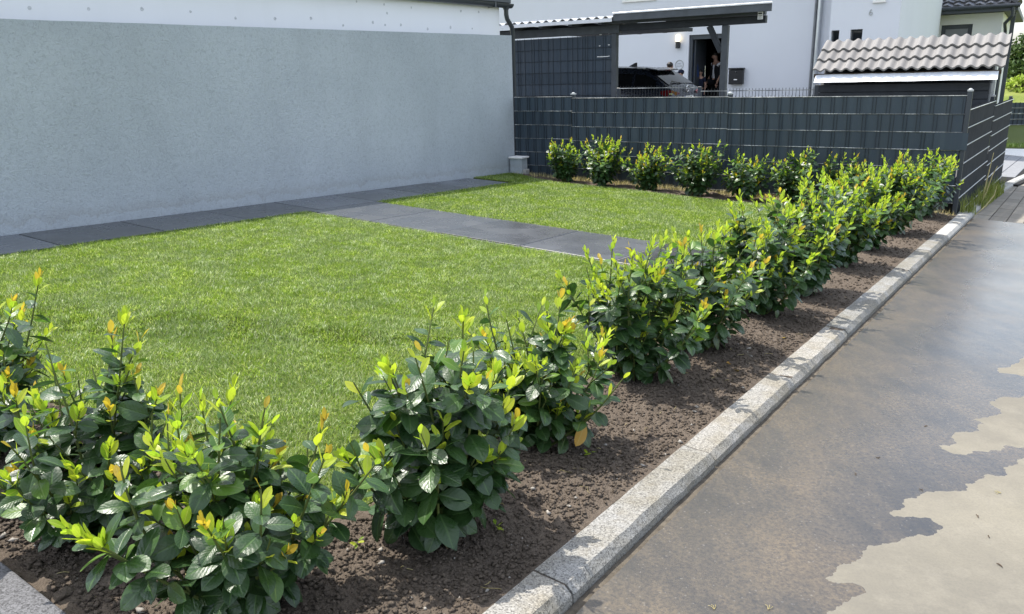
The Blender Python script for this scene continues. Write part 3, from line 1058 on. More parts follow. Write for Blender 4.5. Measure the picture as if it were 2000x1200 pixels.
b.tube([(dp0, GO - 0.07, gzr - 0.045), (dp0, GO - 0.07, gzr - 0.09)], [0.055, 0.040], 12)
b.build('downpipe', M['gutter'], gar, smooth=True)
for px, py in ((58, 16), (173, 18), (277, 18), (372, 23), (460, 36), (537, 37), (607, 36), (670, 50), (728, 44), (752, 49), (783, 49), (835, 57), (880, 54), (922, 56), (750, 9), (756, 26), (803, 15), (696, 3), (900, 22), (935, 24)):
    q = on_plane(px, py, WA + WY * GO, WX)
    s, z = (q.xy - WA.xy).dot(WX.xy), q.z - wz
    rr = random.Random(px)
    r_ = rr.uniform(0.012, 0.020)
    pl = [(s + r_ * rr.uniform(0.7, 1.15) * math.cos(t * 0.7854), z + r_ * rr.uniform(0.8, 1.3) * math.sin(t * 0.7854)) for t in range(8)]
    b = MB()
    b.add([(u, GO - 0.003, v) for u, v in pl] + [(u, GO + 0.004, v) for u, v in pl], [tuple(range(8))] + [(i, (i + 1) % 8, 8 + (i + 1) % 8, 8 + i) for i in range(8)])
    b.build('filler_mark', M['filler'], gar)

# low pillar where wall and fence meet
pz = gz(FL.x, FL.y)
pil = thing('pillar', 'low grey pillar with white cap between wall end and fence', 'pillar', (FL.x, FL.y, pz), FROT)
MB().box(0.025, 0.235, -0.20, -0.03, -0.2, 0.262).build('shaft', M['grey_render'], pil, bevel=0.006)
MB().box(0.018, 0.262, -0.225, -0.02, 0.263, 0.288).build('cap', M['cap'], pil, bevel=0.004)
MB().box(0.236, 0.290, -0.18, -0.06, -0.2, 0.10).build('foot', M['concrete'], pil, bevel=0.008)

# ------------------------------------------------------------------ privacy fences
def strip_mesh(L, h=0.185, seed=0, amp=0.0035, m='strip'):
    rr = random.Random(seed)
    n = max(4, int(L / 0.05))
    V, Fq = [], []
    for i in range(n + 1):
        y = amp * (1 if (i % 4) < 2 else -1) + rr.uniform(-0.25, 0.25) * amp
        for z in (0.0, h):
            V += [(L * i / n, y - 0.0008, z), (L * i / n, y + 0.0008, z)]
    for i in range(n):
        a_, b_ = i * 4, i * 4 + 4
        Fq += [(a_, b_, b_ + 2, a_ + 2), (a_ + 1, a_ + 3, b_ + 3, b_ + 1), (a_ + 2, b_ + 2, b_ + 3, a_ + 3), (a_, a_ + 1, b_ + 1, b_)]
    me = bpy.data.meshes.new('privacy_strip')
    me.from_pydata(V, [], Fq)
    me.materials.append(M[m])
    return me


def fence_panel(root, x0, x1, ztop, rows, seed, fx=None, overhang=0.02, wire_w=0.0042, amp=0.0030, rail='rail', rr_=0.0042, wires=True):
    """panel in root's local frame from x0 to x1 with its top rail at ztop"""
    rr = random.Random(seed)
    L = x1 - x0
    for r in range(rows):
        zb = ztop - 0.2 * (r + 1) + 0.004
        o = link('privacy_strip', strip_mesh(L, 0.192, seed * 31 + r, amp, 'strip' if wires else 'strip_matte'), root)
        o.location = (x0, rr.uniform(-0.002, 0.002) * amp / 0.0035, zb)
    for r in range(rows + 1):
        z = ztop - 0.2 * r
        b = MB()
        b.tube([(x0 - 0.01, -0.0085, z), (x1 + 0.01, -0.0085, z)], rr_, 6)
        b.tube([(x0 - 0.01, 0.0085, z), (x1 + 0.01, 0.0085, z)], rr_, 6)
        b.build('rail', M[rail], root)
    b = MB()
    for r in range(rows):
        zt, zb = ztop - 0.2 * r, ztop - 0.2 * (r + 1)
        x = x0 + rr.uniform(0.0, 0.09)
        while wires and x < x1 - 0.01:
            for dx in (0.0, 0.036):  # second bar of each pair stands for the shade beside the wire
                if x + dx < x1:
                    b.box(x + dx - wire_w / 2, x + dx + wire_w / 2, -0.0150, -0.0090, zb, zt)
            x += 0.145 + rr.uniform(-0.015, 0.03)
    x = x0 + 0.03
    while x < x1:
        b.box(x - 0.0025, x + 0.0025, -0.003, 0.003, ztop, ztop + overhang)
        x += 0.05
    o = b.build('wire_mesh', M['wire'], root)
    kind(o, 'stuff')


def post(root, x, z0, z1, cap=True, y=0.012, w=0.06):
    MB().box(x - w / 2, x + w / 2, y, y + 0.045, z0, z1).build('post', M['anth_paint'], root, bevel=0.004)
    if cap:
        b = MB()
        b.box(x - w / 2 - 0.004, x + w / 2 + 0.004, y - 0.004, y + 0.049, z1, z1 + 0.018)
        b.ball((x, y + 0.022, z1 + 0.018), w * 0.45, w * 0.4, 0.016, 8, 4)
        b.build('post_cap', M['postcap'], root)


fr = thing('privacy_fence', 'anthracite strip fence behind the back row of shrubs', 'fence', (FL.x, FL.y, gz(FL.x, FL.y)), FROT)
fz = gz(FL.x, FL.y)
def fs_at(px, py):
    q = on_plane(px, py, FL, FX)
    return (q.xy - FL.xy).dot(FX.xy), q.z - fz


s1, z1_ = fs_at(1120, 191)
s2, z2_ = fs_at(1424, 191)
s3, z3_ = fs_at(1890, 187)
zl = fs_at(1012, 189)[1]
fence_panel(fr, 0.02, s1 - 0.035, (zl + z1_) / 2, 6, 1)
fence_panel(fr, s1 - 0.02, s2 - 0.01, (z1_ + z2_) / 2, 6, 2)
fence_panel(fr, s2, FLEN - 0.035, (z2_ + z3_) / 2, 6, 3)
post(fr, s1 - 0.02, -0.5, z1_ + 0.04)
post(fr, s2, -0.6, z2_ + 0.04)
post(fr, FLEN, -0.7, z3_ + 0.045, y=0.0, w=0.05)
# the strip that sticks out past the corner post
o = link('privacy_strip', strip_mesh(0.34, 0.19, 77), fr)
o.location = (FLEN - 0.30, -0.026, (z2_ + z3_) / 2 - 0.6 + 0.005)

SROT = math.atan2(SX.y, SX.x)
sf = thing('privacy_fence', 'stepped anthracite strip fence running beside the paved road end', 'fence', (FC.x, FC.y, gz(FC.x, FC.y)), SROT)
sz = gz(FC.x, FC.y)
def ss_at(px, py):
    q = on_plane(px, py, FC, SX)
    return (q.xy - FC.xy).dot(SX.xy), q.z - sz


m1, mz1 = ss_at(1944, 198)
m2, mz2 = ss_at(1979, 193)
_, mz0 = ss_at(1897, 213)
fence_panel(sf, 0.05, m1 - 0.02, (mz0 + mz1) / 2, 6, 11, amp=0.0, wires=False, rail='glint_rail', rr_=0.0055)
fence_panel(sf, m1 + 0.02, m2 - 0.02, (ss_at(1946, 207)[1] + mz2) / 2, 6, 12, amp=0.0, wires=False, rail='glint_rail', rr_=0.0055)
post(sf, m1, -0.7, mz1 + 0.06)
post(sf, m2, -0.8, mz2 + 0.04, cap=False)

# ------------------------------------------------------------------ ground of the yard behind the fence
yd = [FL + FY * 0.10 - FX * 18, FC + FY * 0.10 - FX * 0.12, FC + SX * m2 - FX * 0.15, FC + SX * 6 - FX * 0.9, FC + SX * 24 - FX * 7.5, FL + FY * 30 - FX * 18]
MB().prism([(q.x, q.y) for q in yd], -1.8, -0.03).build('yard', M['yard_gravel'])  # hidden; stretched left and kept dark to tame bounce onto the facade
kind(bpy.data.objects['yard'], 'structure')

# ------------------------------------------------------------------ tiled shed
SHC = on_plane(1952, 160, FC - FY.cross(Vector((0, 0, 1))) * 0, (SX.x, SX.y))     # on the side fence line, pulled in below
q = FC + SX * 2.15 - FX * 0.16
shed = thing('shed', 'dark timber shed with grey pantile roof behind the corner of the fence', 'shed', (q.x, q.y, -0.03), FROT)
# local: x along the fence direction (0 at the right end, negative to the left), y away
right = q
def sh_at(px, py, off=0.0):
    v = on_plane(px, py, q + FY * off, FX)
    return (v.xy - q.xy).dot(FX.xy), v.z + 0.03


xl, _ = sh_at(1597, 160)
xr, ze = sh_at(1962, 135, -0.08)
_, zf = sh_at(1800, 160)
_, zr = sh_at(1985, 70, 0.62)
LSH = -xl
ridge_y, eave_y = 0.62, -0.08
n_b = 10
XS = 0.12
for i in range(n_b):
    z0_, z1b = i * (zf - 0.02) / n_b, (i + 1) * (zf - 0.02) / n_b
    MB().box(xl + 0.02, XS - 0.02, 0.0, 0.022, z0_ + 0.003, z1b - 0.003).build('plank', M['dark_timber'], shed, bevel=0.003)
MB().box(xl + 0.03, XS - 0.03, 0.024, 1.2, 0.0, zf - 0.05).build('body', M['dark_timber'], shed)
b = MB()
b.add([(XS - 0.028, 0.03, zf - 0.06), (XS - 0.028, 1.2, zf - 0.06), (XS - 0.028, ridge_y, zr - 0.05), (xl + 0.03, 0.03, zf - 0.06), (xl + 0.03, 1.2, zf - 0.06), (xl + 0.03, ridge_y, zr - 0.05)],
      [(0, 1, 2), (3, 5, 4), (0, 2, 5, 3), (1, 4, 5, 2)])
b.build('gable', M['dark_timber'], shed)
gh = zr - 0.06
for i in range(12):
    za, zb = i * gh / 12, (i + 1) * gh / 12
    y1 = 1.15
    zm = (za + zb) / 2
    ya = 0.0
    if zm > zf - 0.1:
        t = (zm - zf + 0.1) / (zr - zf + 0.05)
        ya, y1 = t * ridge_y, 1.15 - t * (1.15 - ridge_y)
    if y1 - ya > 0.05:
        MB().box(XS - 0.0235, XS, ya + 0.024, y1, za + 0.002, zb - 0.002).build('side_board', M['grey_board'], shed, bevel=0.002)
# tiles: three courses of single-wave pantiles
slope = Vector((0, ridge_y - eave_y, zr - ze))
sl_len = slope.length
sdir = slope.normalized()
sn = Vector((1, 0, 0)).cross(sdir).normalized()
ntile, wv = 17, (xr - (xl - 0.06)) / 17
clen = sl_len / 3
b = MB()
vs = []
nu = 9
for lay in (0, 1):
    for v_ in (0.0, clen * 1.14):
        for u in range(nu):
            t = u / (nu - 1)
            hgt = 0.020 * math.cos(2 * math.pi * (t - 0.22)) + (0.026 if lay == 0 else 0.0)
            lift = 0.032 * (1 - v_ / clen)
            vs.append(Vector((wv * 1.02 * t, 0, 0)) + sdir * v_ + sn * (hgt + lift))
fs = []
for u in range(nu - 1):
    fs += [(u, u + 1, nu + u + 1, nu + u), (2 * nu + u, 3 * nu + u, 3 * nu + u + 1, 2 * nu + u + 1), (u, 2 * nu + u, 2 * nu + u + 1, u + 1), (nu + u, nu + u + 1, 3 * nu + u + 1, 3 * nu + u)]
fs += [(0, nu, 3 * nu, 2 * nu), (nu - 1, 2 * nu - 1 + nu - nu + nu, 4 * nu - 1, 2 * nu - 1)]
fs[-1] = (nu - 1, 3 * nu - 1, 4 * nu - 1, 2 * nu - 1)
b.add(vs, fs)
tile_me = b.mesh('tile', M['tile'], smooth=True)
for r in range(3):
    for c_ in range(ntile):
        o = link('tile', tile_me, shed)
        base = Vector((xl - 0.06 + wv * c_, eave_y, ze)) + sdir * (clen * r)
        o.location = base + sn * rng.uniform(-0.001, 0.001)
        o.rotation_euler = (rng.uniform(-0.006, 0.006), 0, rng.uniform(-0.006, 0.006))
MB().bar((xl - 0.05, eave_y + 0.05, ze - 0.035), (xr - 0.03, eave_y + 0.05, ze - 0.035), 0.03, 0.05).build('batten', M['bark'], shed)
b = MB()
nf = 28
vs = []
zfl0 = sh_at(1800, 142, -0.07)[1]
zfl1 = sh_at(1800, 158, -0.12)[1]
for i in range(nf + 1):
    x = xl - 0.02 + (xr - 0.06 - xl + 0.02) * i / nf
    for y, z in ((-0.045, zfl0), (-0.105, (zfl0 + zfl1) / 2), (-0.165, zfl1)):
        vs.append((x, y + 0.006 * noise.noise((x * 6, z * 3, 0)), z + 0.005 * noise.noise((x * 4, 2, z))))
    for y, z in ((-0.165, zfl1), (-0.105, (zfl0 + zfl1) / 2), (-0.045, zfl0)):
        vs.append((x, y + 0.003 + 0.006 * noise.noise((x * 6, z * 3, 0)), z + 0.005 * noise.noise((x * 4, 2, z)) + 0.001))
fs = [(i * 6 + j, i * 6 + (j + 1) % 6, i * 6 + 6 + (j + 1) % 6, i * 6 + 6 + j) for i in range(nf) for j in range(6)]
b.add(vs, fs)
b.build('flashing', M['flashing'], shed, smooth=True)

# ------------------------------------------------------------------ white house
HD0 = CAM + ray(1380, 140) * (22.5 / ray(1380, 140).y)
HO = Vector((HD0.x, HD0.y, 0))                      # on the facade, at the door
hz = 0.0
house = thing('house', 'big white house with open dark front door and carport in front', 'house', (HO.x, HO.y, hz), FROT)


def ha(px, py, off=0.0):
    v = on_plane(px, py, HO + FY * off, FX)
    return (v.xy - HO.xy).dot(FX.xy), v.z - hz


xL, _ = ha(900, 100)
xR, _ = ha(1594, 60)
d0, dtop = ha(1346, 69)
d1, _ = ha(1424, 69)
HH = 6.4
PJ_H = -0.9
# facade with the door and one window cut out
w0, wb = ha(1221, 1)
w1, _ = ha(1277, 1)
xL -= 4
TH = 0.3
for nm, (x0, x1, z0, z1) in {'a': (xL, d0, -0.5, wb), 'b': (d0, d1, dtop, wb), 'c': (d1, xR, -0.5, wb), 'd': (xL, w0, wb + 0.0, wb + 1.3), 'e': (w1, xR, wb, wb + 1.3), 'f': (xL, xR, wb + 1.3, HH)}.items():
    pass
b = MB()
for x0, x1, z0, z1 in ((xL, d0, -0.5, wb), (d0, d1, dtop, wb), (d1, xR, -0.5, wb), (xL, w0, wb, wb + 1.3), (w1, xR, wb, wb + 1.3), (xL, xR, wb + 1.3, HH)):
    b.box(x0, x1, 0, TH, z0, z1)
b.box(xR, ha(1620, 60, PJ_H)[0], 0, TH, -0.5, HH)
b.box(xL, xL + TH, TH, 8, -0.5, HH)
b.build('wall', M['white_render'], house)
MB().box(xL, ha(1757, 40, PJ_H)[0] - 0.3, 8, 8.3, -0.5, HH).build('wall', M['white_render'], house)
# hallway behind the door
b = MB()
b.box(d0 - 0.6, d0 - 0.5, TH, 5, -0.1, dtop + 0.3)
b.box(d1 + 0.9, d1 + 1.0, TH, 5, -0.1, dtop + 0.3)
b.box(d0 - 0.6, d1 + 1.0, 5, 5.1, -0.1, dtop + 0.3)
b.box(d0 - 0.6, d1 + 1.0, TH, 5.1, dtop + 0.3, dtop + 0.4)
b.box(d0 - 0.6, d1 + 1.0, TH, 5.1, -0.1, 0.12)
b.build('hallway', M['interior'], house)
fw = 0.085
dr = MB()
dr.box(d0, d0 + fw, 0.06, 0.16, 0.12, dtop)
dr.box(d1 - fw, d1, 0.06, 0.16, 0.12, dtop)
dr.box(d0 + fw, d1 - fw, 0.06, 0.16, dtop - fw * 1.4, dtop)
dr.build('door_frame', M['anth_paint'], house, bevel=0.005)
dl = MB().box(d0 + fw + 0.01, d0 + fw + 0.06, 0.17, 1.05, 0.14, dtop - fw * 1.5).build('door', M['anth_paint'], house, bevel=0.005)
MB().tube([(d0 + fw + 0.075, 0.95, 0.9), (d0 + fw + 0.075, 0.95, 1.4)], 0.012, 8).build('handle', M['chrome'], dl)
MB().box(d0 - 0.2, d1 + 0.2, -0.5, 0.0, -0.1, 0.115).build('doorstep', M['concrete'], house, bevel=0.01)


def window(parent, x0, x1, z0, z1, y=0.0, depth=0.10, blind=False, frame=M['anth_paint'], fr=0.06, mullion=False):
    f = MB()
    f.box(x0, x0 + fr, y + depth, y + depth + 0.05, z0, z1)
    f.box(x1 - fr, x1, y + depth, y + depth + 0.05, z0, z1)
    f.box(x0 + fr, x1 - fr, y + depth, y + depth + 0.05, z1 - fr, z1)
    f.box(x0 + fr, x1 - fr, y + depth, y + depth + 0.05, z0, z0 + fr)
    if mullion:
        f.box((x0 + x1) / 2 - fr / 2, (x0 + x1) / 2 + fr / 2, y + depth + 0.002, y + depth + 0.048, z0 + fr, z1 - fr)
    w = f.build('window', frame, parent, bevel=0.004)
    MB().box(x0 + fr, x1 - fr, y + depth + 0.02, y + depth + 0.035, z0 + fr, z1 - fr).build('pane', M['blind'] if blind else M['glass'], w)
    return w


w = window(house, w0, w1, wb, wb + 1.3, 0, 0.12, fr=0.05, mullion=True)
sx0, sz0 = ha(1216, 6)
sx1, _ = ha(1282, 6)
MB().box(sx0, sx1, -0.05, 0.115, sz0, wb - 0.004).build('sill', M['cap'], w, bevel=0.004)
# projecting right-hand block
PJ = -0.9
bx0, _ = ha(1620, 60, PJ)
bx1, _ = ha(1757, 40, PJ)
wins = [((1624, 60), (1636, 100)), ((1661, 63), (1681, 100))]
b = MB()
cuts = []
for (a_, c_) in wins:
    x0, z1 = ha(*a_, PJ)
    x1, _ = ha(*c_, PJ)
    cuts.append((x0, x1, z1 - 0.62, z1))
ux0, uz0 = ha(1709, 1, PJ)
ux1, _ = ha(1727, 1, PJ)
cuts.append((ux0, ux1, uz0, uz0 + 1.0))
vx0, vz0 = ha(1671, -3, PJ)
zs_ = sorted({-0.5, HH, cuts[0][2], cuts[0][3], uz0, uz0 + 1.0})
for i in range(len(zs_) - 1):
    za, zb = zs_[i], zs_[i + 1]
    xcuts = sorted([(c0, c1) for c0, c1, e0, e1 in cuts if e0 <= za + 1e-6 and e1 >= zb - 1e-6 or (abs(e1 - cuts[0][3]) < 0.2 and za >= cuts[0][2] - 1e-6 and zb <= cuts[0][3] + 1e-6)])
    x = bx0
    for c0, c1 in xcuts:
        b.box(x, c0, PJ, PJ + TH, za, zb)
        x = c1
    b.box(x, bx1, PJ, PJ + TH, za, zb)
b.box(bx0, bx0 + TH, PJ + TH, -0.002, -0.5, HH)
b.box(bx1 - TH, bx1, PJ + TH, 8, -0.5, HH)
b.build('wall', M['white_render'], house)
for x0, x1, z0, z1 in cuts[:2]:
    window(house, x0, x1, cuts[0][2], cuts[0][3], PJ, 0.16, fr=0.035)
w = window(house, ux0, ux1, uz0, uz0 + 1.0, PJ, 0.16, fr=0.035)
MB().box(ux0 - 0.04, ux1 + 0.04, PJ - 0.05, PJ + 0.155, uz0 - 0.06, uz0 - 0.002).build('sill', M['cap'], w, bevel=0.004)
MB().box(xL - 0.4, bx1 + 0.4, PJ - 0.4, 8.6, HH, HH + 0.25).build('roof', M['anth_paint'], house, bevel=0.02)
# downpipe of zinc in the inner corner
dx, _ = ha(1598, 60, -0.08)
b = MB()
b.tube([(dx, -0.075, -0.4), (dx, -0.075, HH)], 0.055, 12)
for z in (0.6, 2.6, 4.6):
    b.tube([(dx, -0.075, z), (dx, -0.075, z + 0.05)], 0.063, 12)
b.build('downpipe', M['zinc'], house, smooth=True)
dx2, _ = ha(1590, 60, -0.06)
MB().tube([(dx2, -0.045, -0.4), (dx2, -0.045, HH)], 0.032, 8).build('cable_pipe', M['grey_board'], house, smooth=True)
# house number 6 and the two strokes of a second sign
nx_, nz_ = ha(1701, 25, PJ)
b = MB()
cy = PJ - 0.012
ring = [(nx_ + 0.030 * math.cos(t), cy, nz_ - 0.022 + 0.034 * math.sin(t)) for t in [2 * math.pi * i / 14 for i in range(15)]]
b.tube(ring, 0.008, 6)
b.tube([(nx_ - 0.030, cy, nz_ - 0.02), (nx_ - 0.027, cy, nz_ + 0.02), (nx_ - 0.01, cy, nz_ + 0.058), (nx_ + 0.018, cy, nz_ + 0.062)], 0.008, 6)
o = b.build('house_number', M['grey_sign'], house)
nx2, nz2 = ha(1615, 86, PJ * 0.5)
b = MB()
nx2, nz2 = ha(1629, 88, PJ)
# sconce, mailbox, plaque are things of their own on the wall
lx, lz = ha(1326, 83)
p = HO + FX * lx
lamp = thing('wall_lamp', 'lit wall lamp with black base left of the front door', 'wall lamp', (p.x, p.y, lz), FROT)
MB().tube([(0, -0.09, 0.02), (0, -0.09, 0.19)], 0.055, 14).build('lamp_glass', M['lamp'], lamp, smooth=True)
b = MB()
b.tube([(0, -0.09, -0.16), (0, -0.09, 0.018)], 0.058, 14)
b.box(-0.05, 0.05, -0.09, -0.002, -0.14, -0.02)
b.build('lamp_base', M['black'], lamp, smooth=True)
mx, mz_ = ha(1440, 149)
p = HO + FX * mx
mb = thing('mailbox', 'black wall mailbox hanging on the white facade right of the door', 'mailbox', (p.x, p.y, mz_), FROT)
MB().box(-0.19, 0.19, -0.15, -0.002, -0.21, 0.165).build('box', M['black'], mb, bevel=0.012)
MB().box(-0.205, 0.205, -0.17, -0.002, 0.170, 0.215).build('lid', M['black'], mb, bevel=0.01)
MB().tube([(0, -0.172, 0.11), (0, -0.150, 0.11)], 0.012, 8).build('lock', M['chrome'], mb)
MB().box(-0.045, 0.045, -0.155, -0.149, -0.10, -0.075).build('name_plate', M['white_sign'], mb)
rx, rz_ = ha(1327, 127)
p = HO + FX * rx
pq = thing('wall_plaque', 'round grey lettered plaque on the white wall below the lamp', 'plaque', (p.x, p.y, rz_), FROT)
b = MB()
b.tube([(0.115 * math.cos(2 * math.pi * i / 24), -0.008, 0.125 * math.sin(2 * math.pi * i / 24)) for i in range(25)], 0.011, 6)
b.build('ring', M['grey_sign'], pq)
b = MB()
rr = random.Random(4)
for z, hw in ((0.03, 0.055), (-0.035, 0.075)):
    x = -hw
    while x < hw:
        st = rr.uniform(0.008, 0.018)
        b.box(x, x + 0.006, -0.008, -0.002, z - 0.014, z + rr.choice((0.008, 0.022)))
        b.box(x, x + st, -0.008, -0.0025, z - 0.002, z + 0.004)
        x += st + 0.007
x = -0.07
while x < 0.08:
    b.box(x, x + 0.006, -0.008, -0.002, -0.225, -0.175)
    b.box(x + 0.006, x + 0.02, -0.007, -0.002, -0.21 + rr.uniform(0, .03), -0.2 + rr.uniform(0, .03))
    x += 0.03
b.build('lettering', M['grey_sign'], pq)

# ------------------------------------------------------------------ carport
CD = CAM + ray(1201, 128) * (14.2 / ray(1201, 128).y)
CO = Vector((CD.x, CD.y, 0))
cz = -0.03
cp = thing('carport', 'grey timber carport with strip screen and corrugated roof before the house', 'carport', (CO.x, CO.y, cz), FROT)


def ca(px, py, off=0.0):
    v = on_plane(px, py, CO + FY * off, FX)
    return (v.xy - CO.xy).dot(FX.xy), v.z - cz


pr_x, pr_z = ca(1418, 50)
_, zbm = ca(1201, 66)
b = MB().box(-0.046, 0.046, -0.05, 0.05, 0, zbm).build('post', M['timber'], cp, bevel=0.006)
b = MB().box(pr_x - 0.050, pr_x + 0.050, -0.05, 0.05, 0, pr_z).build('post', M['timber'], cp, bevel=0.006)
xl_c, _ = ca(1004, 60)
xl_c -= 0.5
xr_c, _ = ca(1497, 40)
zb2 = zbm + 0.004
zb3 = ca(1201, 52)[1]
MB().box(xl_c, 0.10, -0.058, 0.058, zb2, zb2 + 0.135).build('beam', M['timber'], cp, bevel=0.005)
# inner long beam, brace
zi0, zi1 = ca(1300, 56, 0.0)[1], ca(1300, 45, 0.0)[1]
zi0 = pr_z
MB().box(0.102, xr_c, -0.05, 0.05, zi0 + 0.004, zi0 + 0.115).build('beam', M['dark_timber'], cp, bevel=0.005)
bx_, bz_ = ca(1388, 54)
b = MB().bar((bx_ - 0.02, 0, pr_z + 0.0), (pr_x - 0.06, 0, pr_z - 0.40), 0.08, 0.09, (0, 1, 0))
b.build('brace', M['dark_timber'], cp, bevel=0.004)
# upper outer beam and fascia
FO = -0.35
fx0, fz1 = ca(1197, 23, FO)
fx1, fz1r = ca(1507, 13, FO)
_, fz0 = ca(1197, 38, FO)
_, fz0r = ca(1505, 26, FO)
fzt, fzb = (fz1 + fz1r) / 2, (fz0 + fz0r) / 2
b = MB().box(fx0, fx1, FO, FO + 0.03, fzb, fzt).build('fascia', M['timber'], cp, bevel=0.004)
MB().box(fx0, fx1 + 0.005, FO - 0.012, FO + 0.05, fzt + 0.002, fzt + 0.028).build('drip_edge', M['metal_roof'], cp, bevel=0.003)
ux1c, uzc = ca(1495, 36, -0.12)
uz_b = zi0 + 0.118
MB().box(-0.10, ux1c, -0.16, -0.062, uz_b, fzb + 0.06).build('beam', M['timber'], cp, bevel=0.005)
rk = []
for off in (FO + 0.032, 4.6):
    rk.append((ca(1492, 30, off)[0], off))
MB().prism([(fx0 + 0.02, FO + 0.032), rk[0], rk[1], (fx0 + 0.02, 4.6)], fzb + 0.08, fzt - 0.005).build('roof', M['dark_timber'], cp)
# corrugated roof over the screen, with its rafters
rx0, rz0 = ca(985, 46, FO)
_, rz1 = ca(1190, 36, FO)
rzt = (rz0 + rz1) / 2
ncor = 18
vs, fs = [], []
nu = ncor * 8
for k, (yy, zz) in enumerate(((FO - 0.02, 0.0), (4.4, 0.22))):
    for lay in (0.0, -0.006):
        for u in range(nu + 1):
            vs.append((rx0 - 0.8 + (fx0 - 0.003 - rx0 + 0.8) * u / nu, yy, rzt + zz + 0.022 * math.sin(u / nu * ncor * 2 * math.pi) + lay))
for u in range(nu):
    a_ = nu + 1
    fs += [(u, u + 1, 2 * a_ + u + 1, 2 * a_ + u), (a_ + u, 3 * a_ + u, 3 * a_ + u + 1, a_ + u + 1), (u, a_ + u, a_ + u + 1, u + 1)]
MB().add(vs, fs).build('corrugated_roof', M['metal_roof'], cp, smooth=True)
MB().box(rx0 - 0.8, fx0 - 0.004, FO - 0.032, FO - 0.024, rzt - 0.075, rzt - 0.018).build('drip_edge', M['metal_roof'], cp)
for px in (1008, 1062, 1120, 1178):
    x, _ = ca(px, 50, -0.2)
    MB().box(x - 0.035, x + 0.035, FO + 0.02, 4.0, zb2 + 0.138, rzt - 0.03).build('rafter', M['timber'], cp, bevel=0.003)
MB().box(xl_c, -0.1, 0.06, 3.9, zb2 + 0.14, zb2 + 0.16).build('ceiling_boards', M['dark_timber'], cp)
b = MB()
sgx, sgz = ca(1485, 30, -0.17)
o = thing('beam_sign', 'small white sign fixed to the right end of the carport beam', 'sign', CO + FX * sgx - FY * 0.165 + Vector((0, 0, cz + sgz)), FROT)
MB().box(-0.04, 0.04, -0.006, 0.0, -0.06, 0.05).build('plate', M['white_sign'], o)
b = MB()
b.box(-0.03, 0.025, -0.0085, -0.006, 0.015, 0.035)
b.box(-0.03, 0.03, -0.0085, -0.006, -0.01, -0.003)
b.box(-0.03, 0.02, -0.0085, -0.006, -0.028, -0.022)
b.box(-0.03, 0.03, -0.0085, -0.006, -0.046, -0.040)
b.build('lettering', M['black'], o)
# strip screen between wall and left post
for r in range(9):
    z = zbm - 0.02 - 0.2 * (r + 1)
    if z < 0.0:
        break
    st = link('privacy_strip', strip_mesh(-0.055 - xl_c, 0.197, 300 + r), cp)
    st.location = (xl_c, 0.0, z + 0.0015)
    MB().tube([(xl_c, -0.009, z), (-0.048, -0.009, z)], 0.004, 6).build('rail', M['wire'], cp)
b = MB()
rr = random.Random(9)
x = xl_c + 0.03
while x < -0.08:
    b.box(x - 0.002, x + 0.002, -0.0135, -0.0085, 0.0, zbm - 0.01)
    x += rr.choice((0.05, 0.10, 0.10, 0.15))
kind(b.build('wire_mesh', M['wire'], cp), 'stuff')
b = MB()
for px, py, w_ in ((1174, 68, 5), (1190, 66, 3), (1172, 90, 3), (1190, 88, 4), (1178, 111, 24), (1190, 110, 3)):
    x, z = ca(px, py)
    b.box(x - w_ * 0.0045, x + w_ * 0.0045, -0.016, -0.0137, z - 0.006, z + 0.006)
b.build('strip_clip', M['white_sign'], cp)

# wire fence behind the strip fence
wf_o = CO + FX * 0.12 - FY * 0.45
wf = thing('wire_fence', 'bare double wire fence rising behind the strip fence below the car', 'fence', (wf_o.x, wf_o.y, cz), FROT)


def wa(px, py):
    v = on_plane(px, py, wf_o, FX)
    return (v.xy - wf_o.xy).dot(FX.xy), v.z - cz


x0, zt = wa(1210, 172)
xm, zm = wa(1363, 172)
x1, zt2 = wa(1590, 177)
_, ztm = wa(1475, 176)
for a_, c_, z in ((x0, xm, (zt + zm) / 2), (xm + 0.05, x1, (zt2 + ztm) / 2)):
    MB().box(a_, c_, -0.012, 0.012, z - 0.006, z + 0.006).build('rail', M['rail'], wf)
    b = MB()
    x = a_ + 0.02
    while x < c_:
        b.box(x - 0.003, x + 0.003, -0.003, 0.003, 0.0, z + 0.035)
        x += 0.05
    for k in range(5):
        b.box(a_, c_, -0.008, 0.008, z - 0.2 * (k + 1) - 0.004, z - 0.2 * (k + 1) + 0.004)
    kind(b.build('wire_mesh', M['wire'], wf), 'stuff')
for x in (x0 - 0.03, xm + 0.02, x1 + 0.03):
    MB().box(x - 0.03, x + 0.03, 0.013, 0.055, 0, zt + 0.0).build('post', M['anth_paint'], wf, bevel=0.004)

# ------------------------------------------------------------------ car in the carport
CR = CAM + ray(1345, 165) * (18.0 / ray(1345, 165).y)
car_dir = -FX
car = thing('car', 'dark blue hatchback parked under the carport, tail towards the fence', 'car', (0, 0, 0), math.atan2(car_dir.y, car_dir.x))
# local x forward, y left, z up
secs = [(-2.13, 0.80, 0.35, 0.62, 0.66), (-2.11, 0.845, 0.30, 0.78, 0.86), (-2.05, 0.87, 0.26, 0.88, 0.985), (-1.95, 0.88, 0.24, 0.93, 1.06), (-1.60, 0.89, 0.22, 0.95, 1.29), (-1.42, 0.895, 0.22, 0.95, 1.385),
        (-1.0, 0.90, 0.22, 0.94, 1.425), (-0.3, 0.90, 0.22, 0.92, 1.445), (0.3, 0.90, 0.22, 0.91, 1.42), (0.75, 0.90, 0.22, 0.91, 1.30), (1.25, 0.89, 0.22, 0.91, 0.985), (1.6, 0.87, 0.24, 0.86, 0.92), (2.0, 0.80, 0.28, 0.72, 0.78), (2.14, 0.66, 0.34, 0.56, 0.60)]


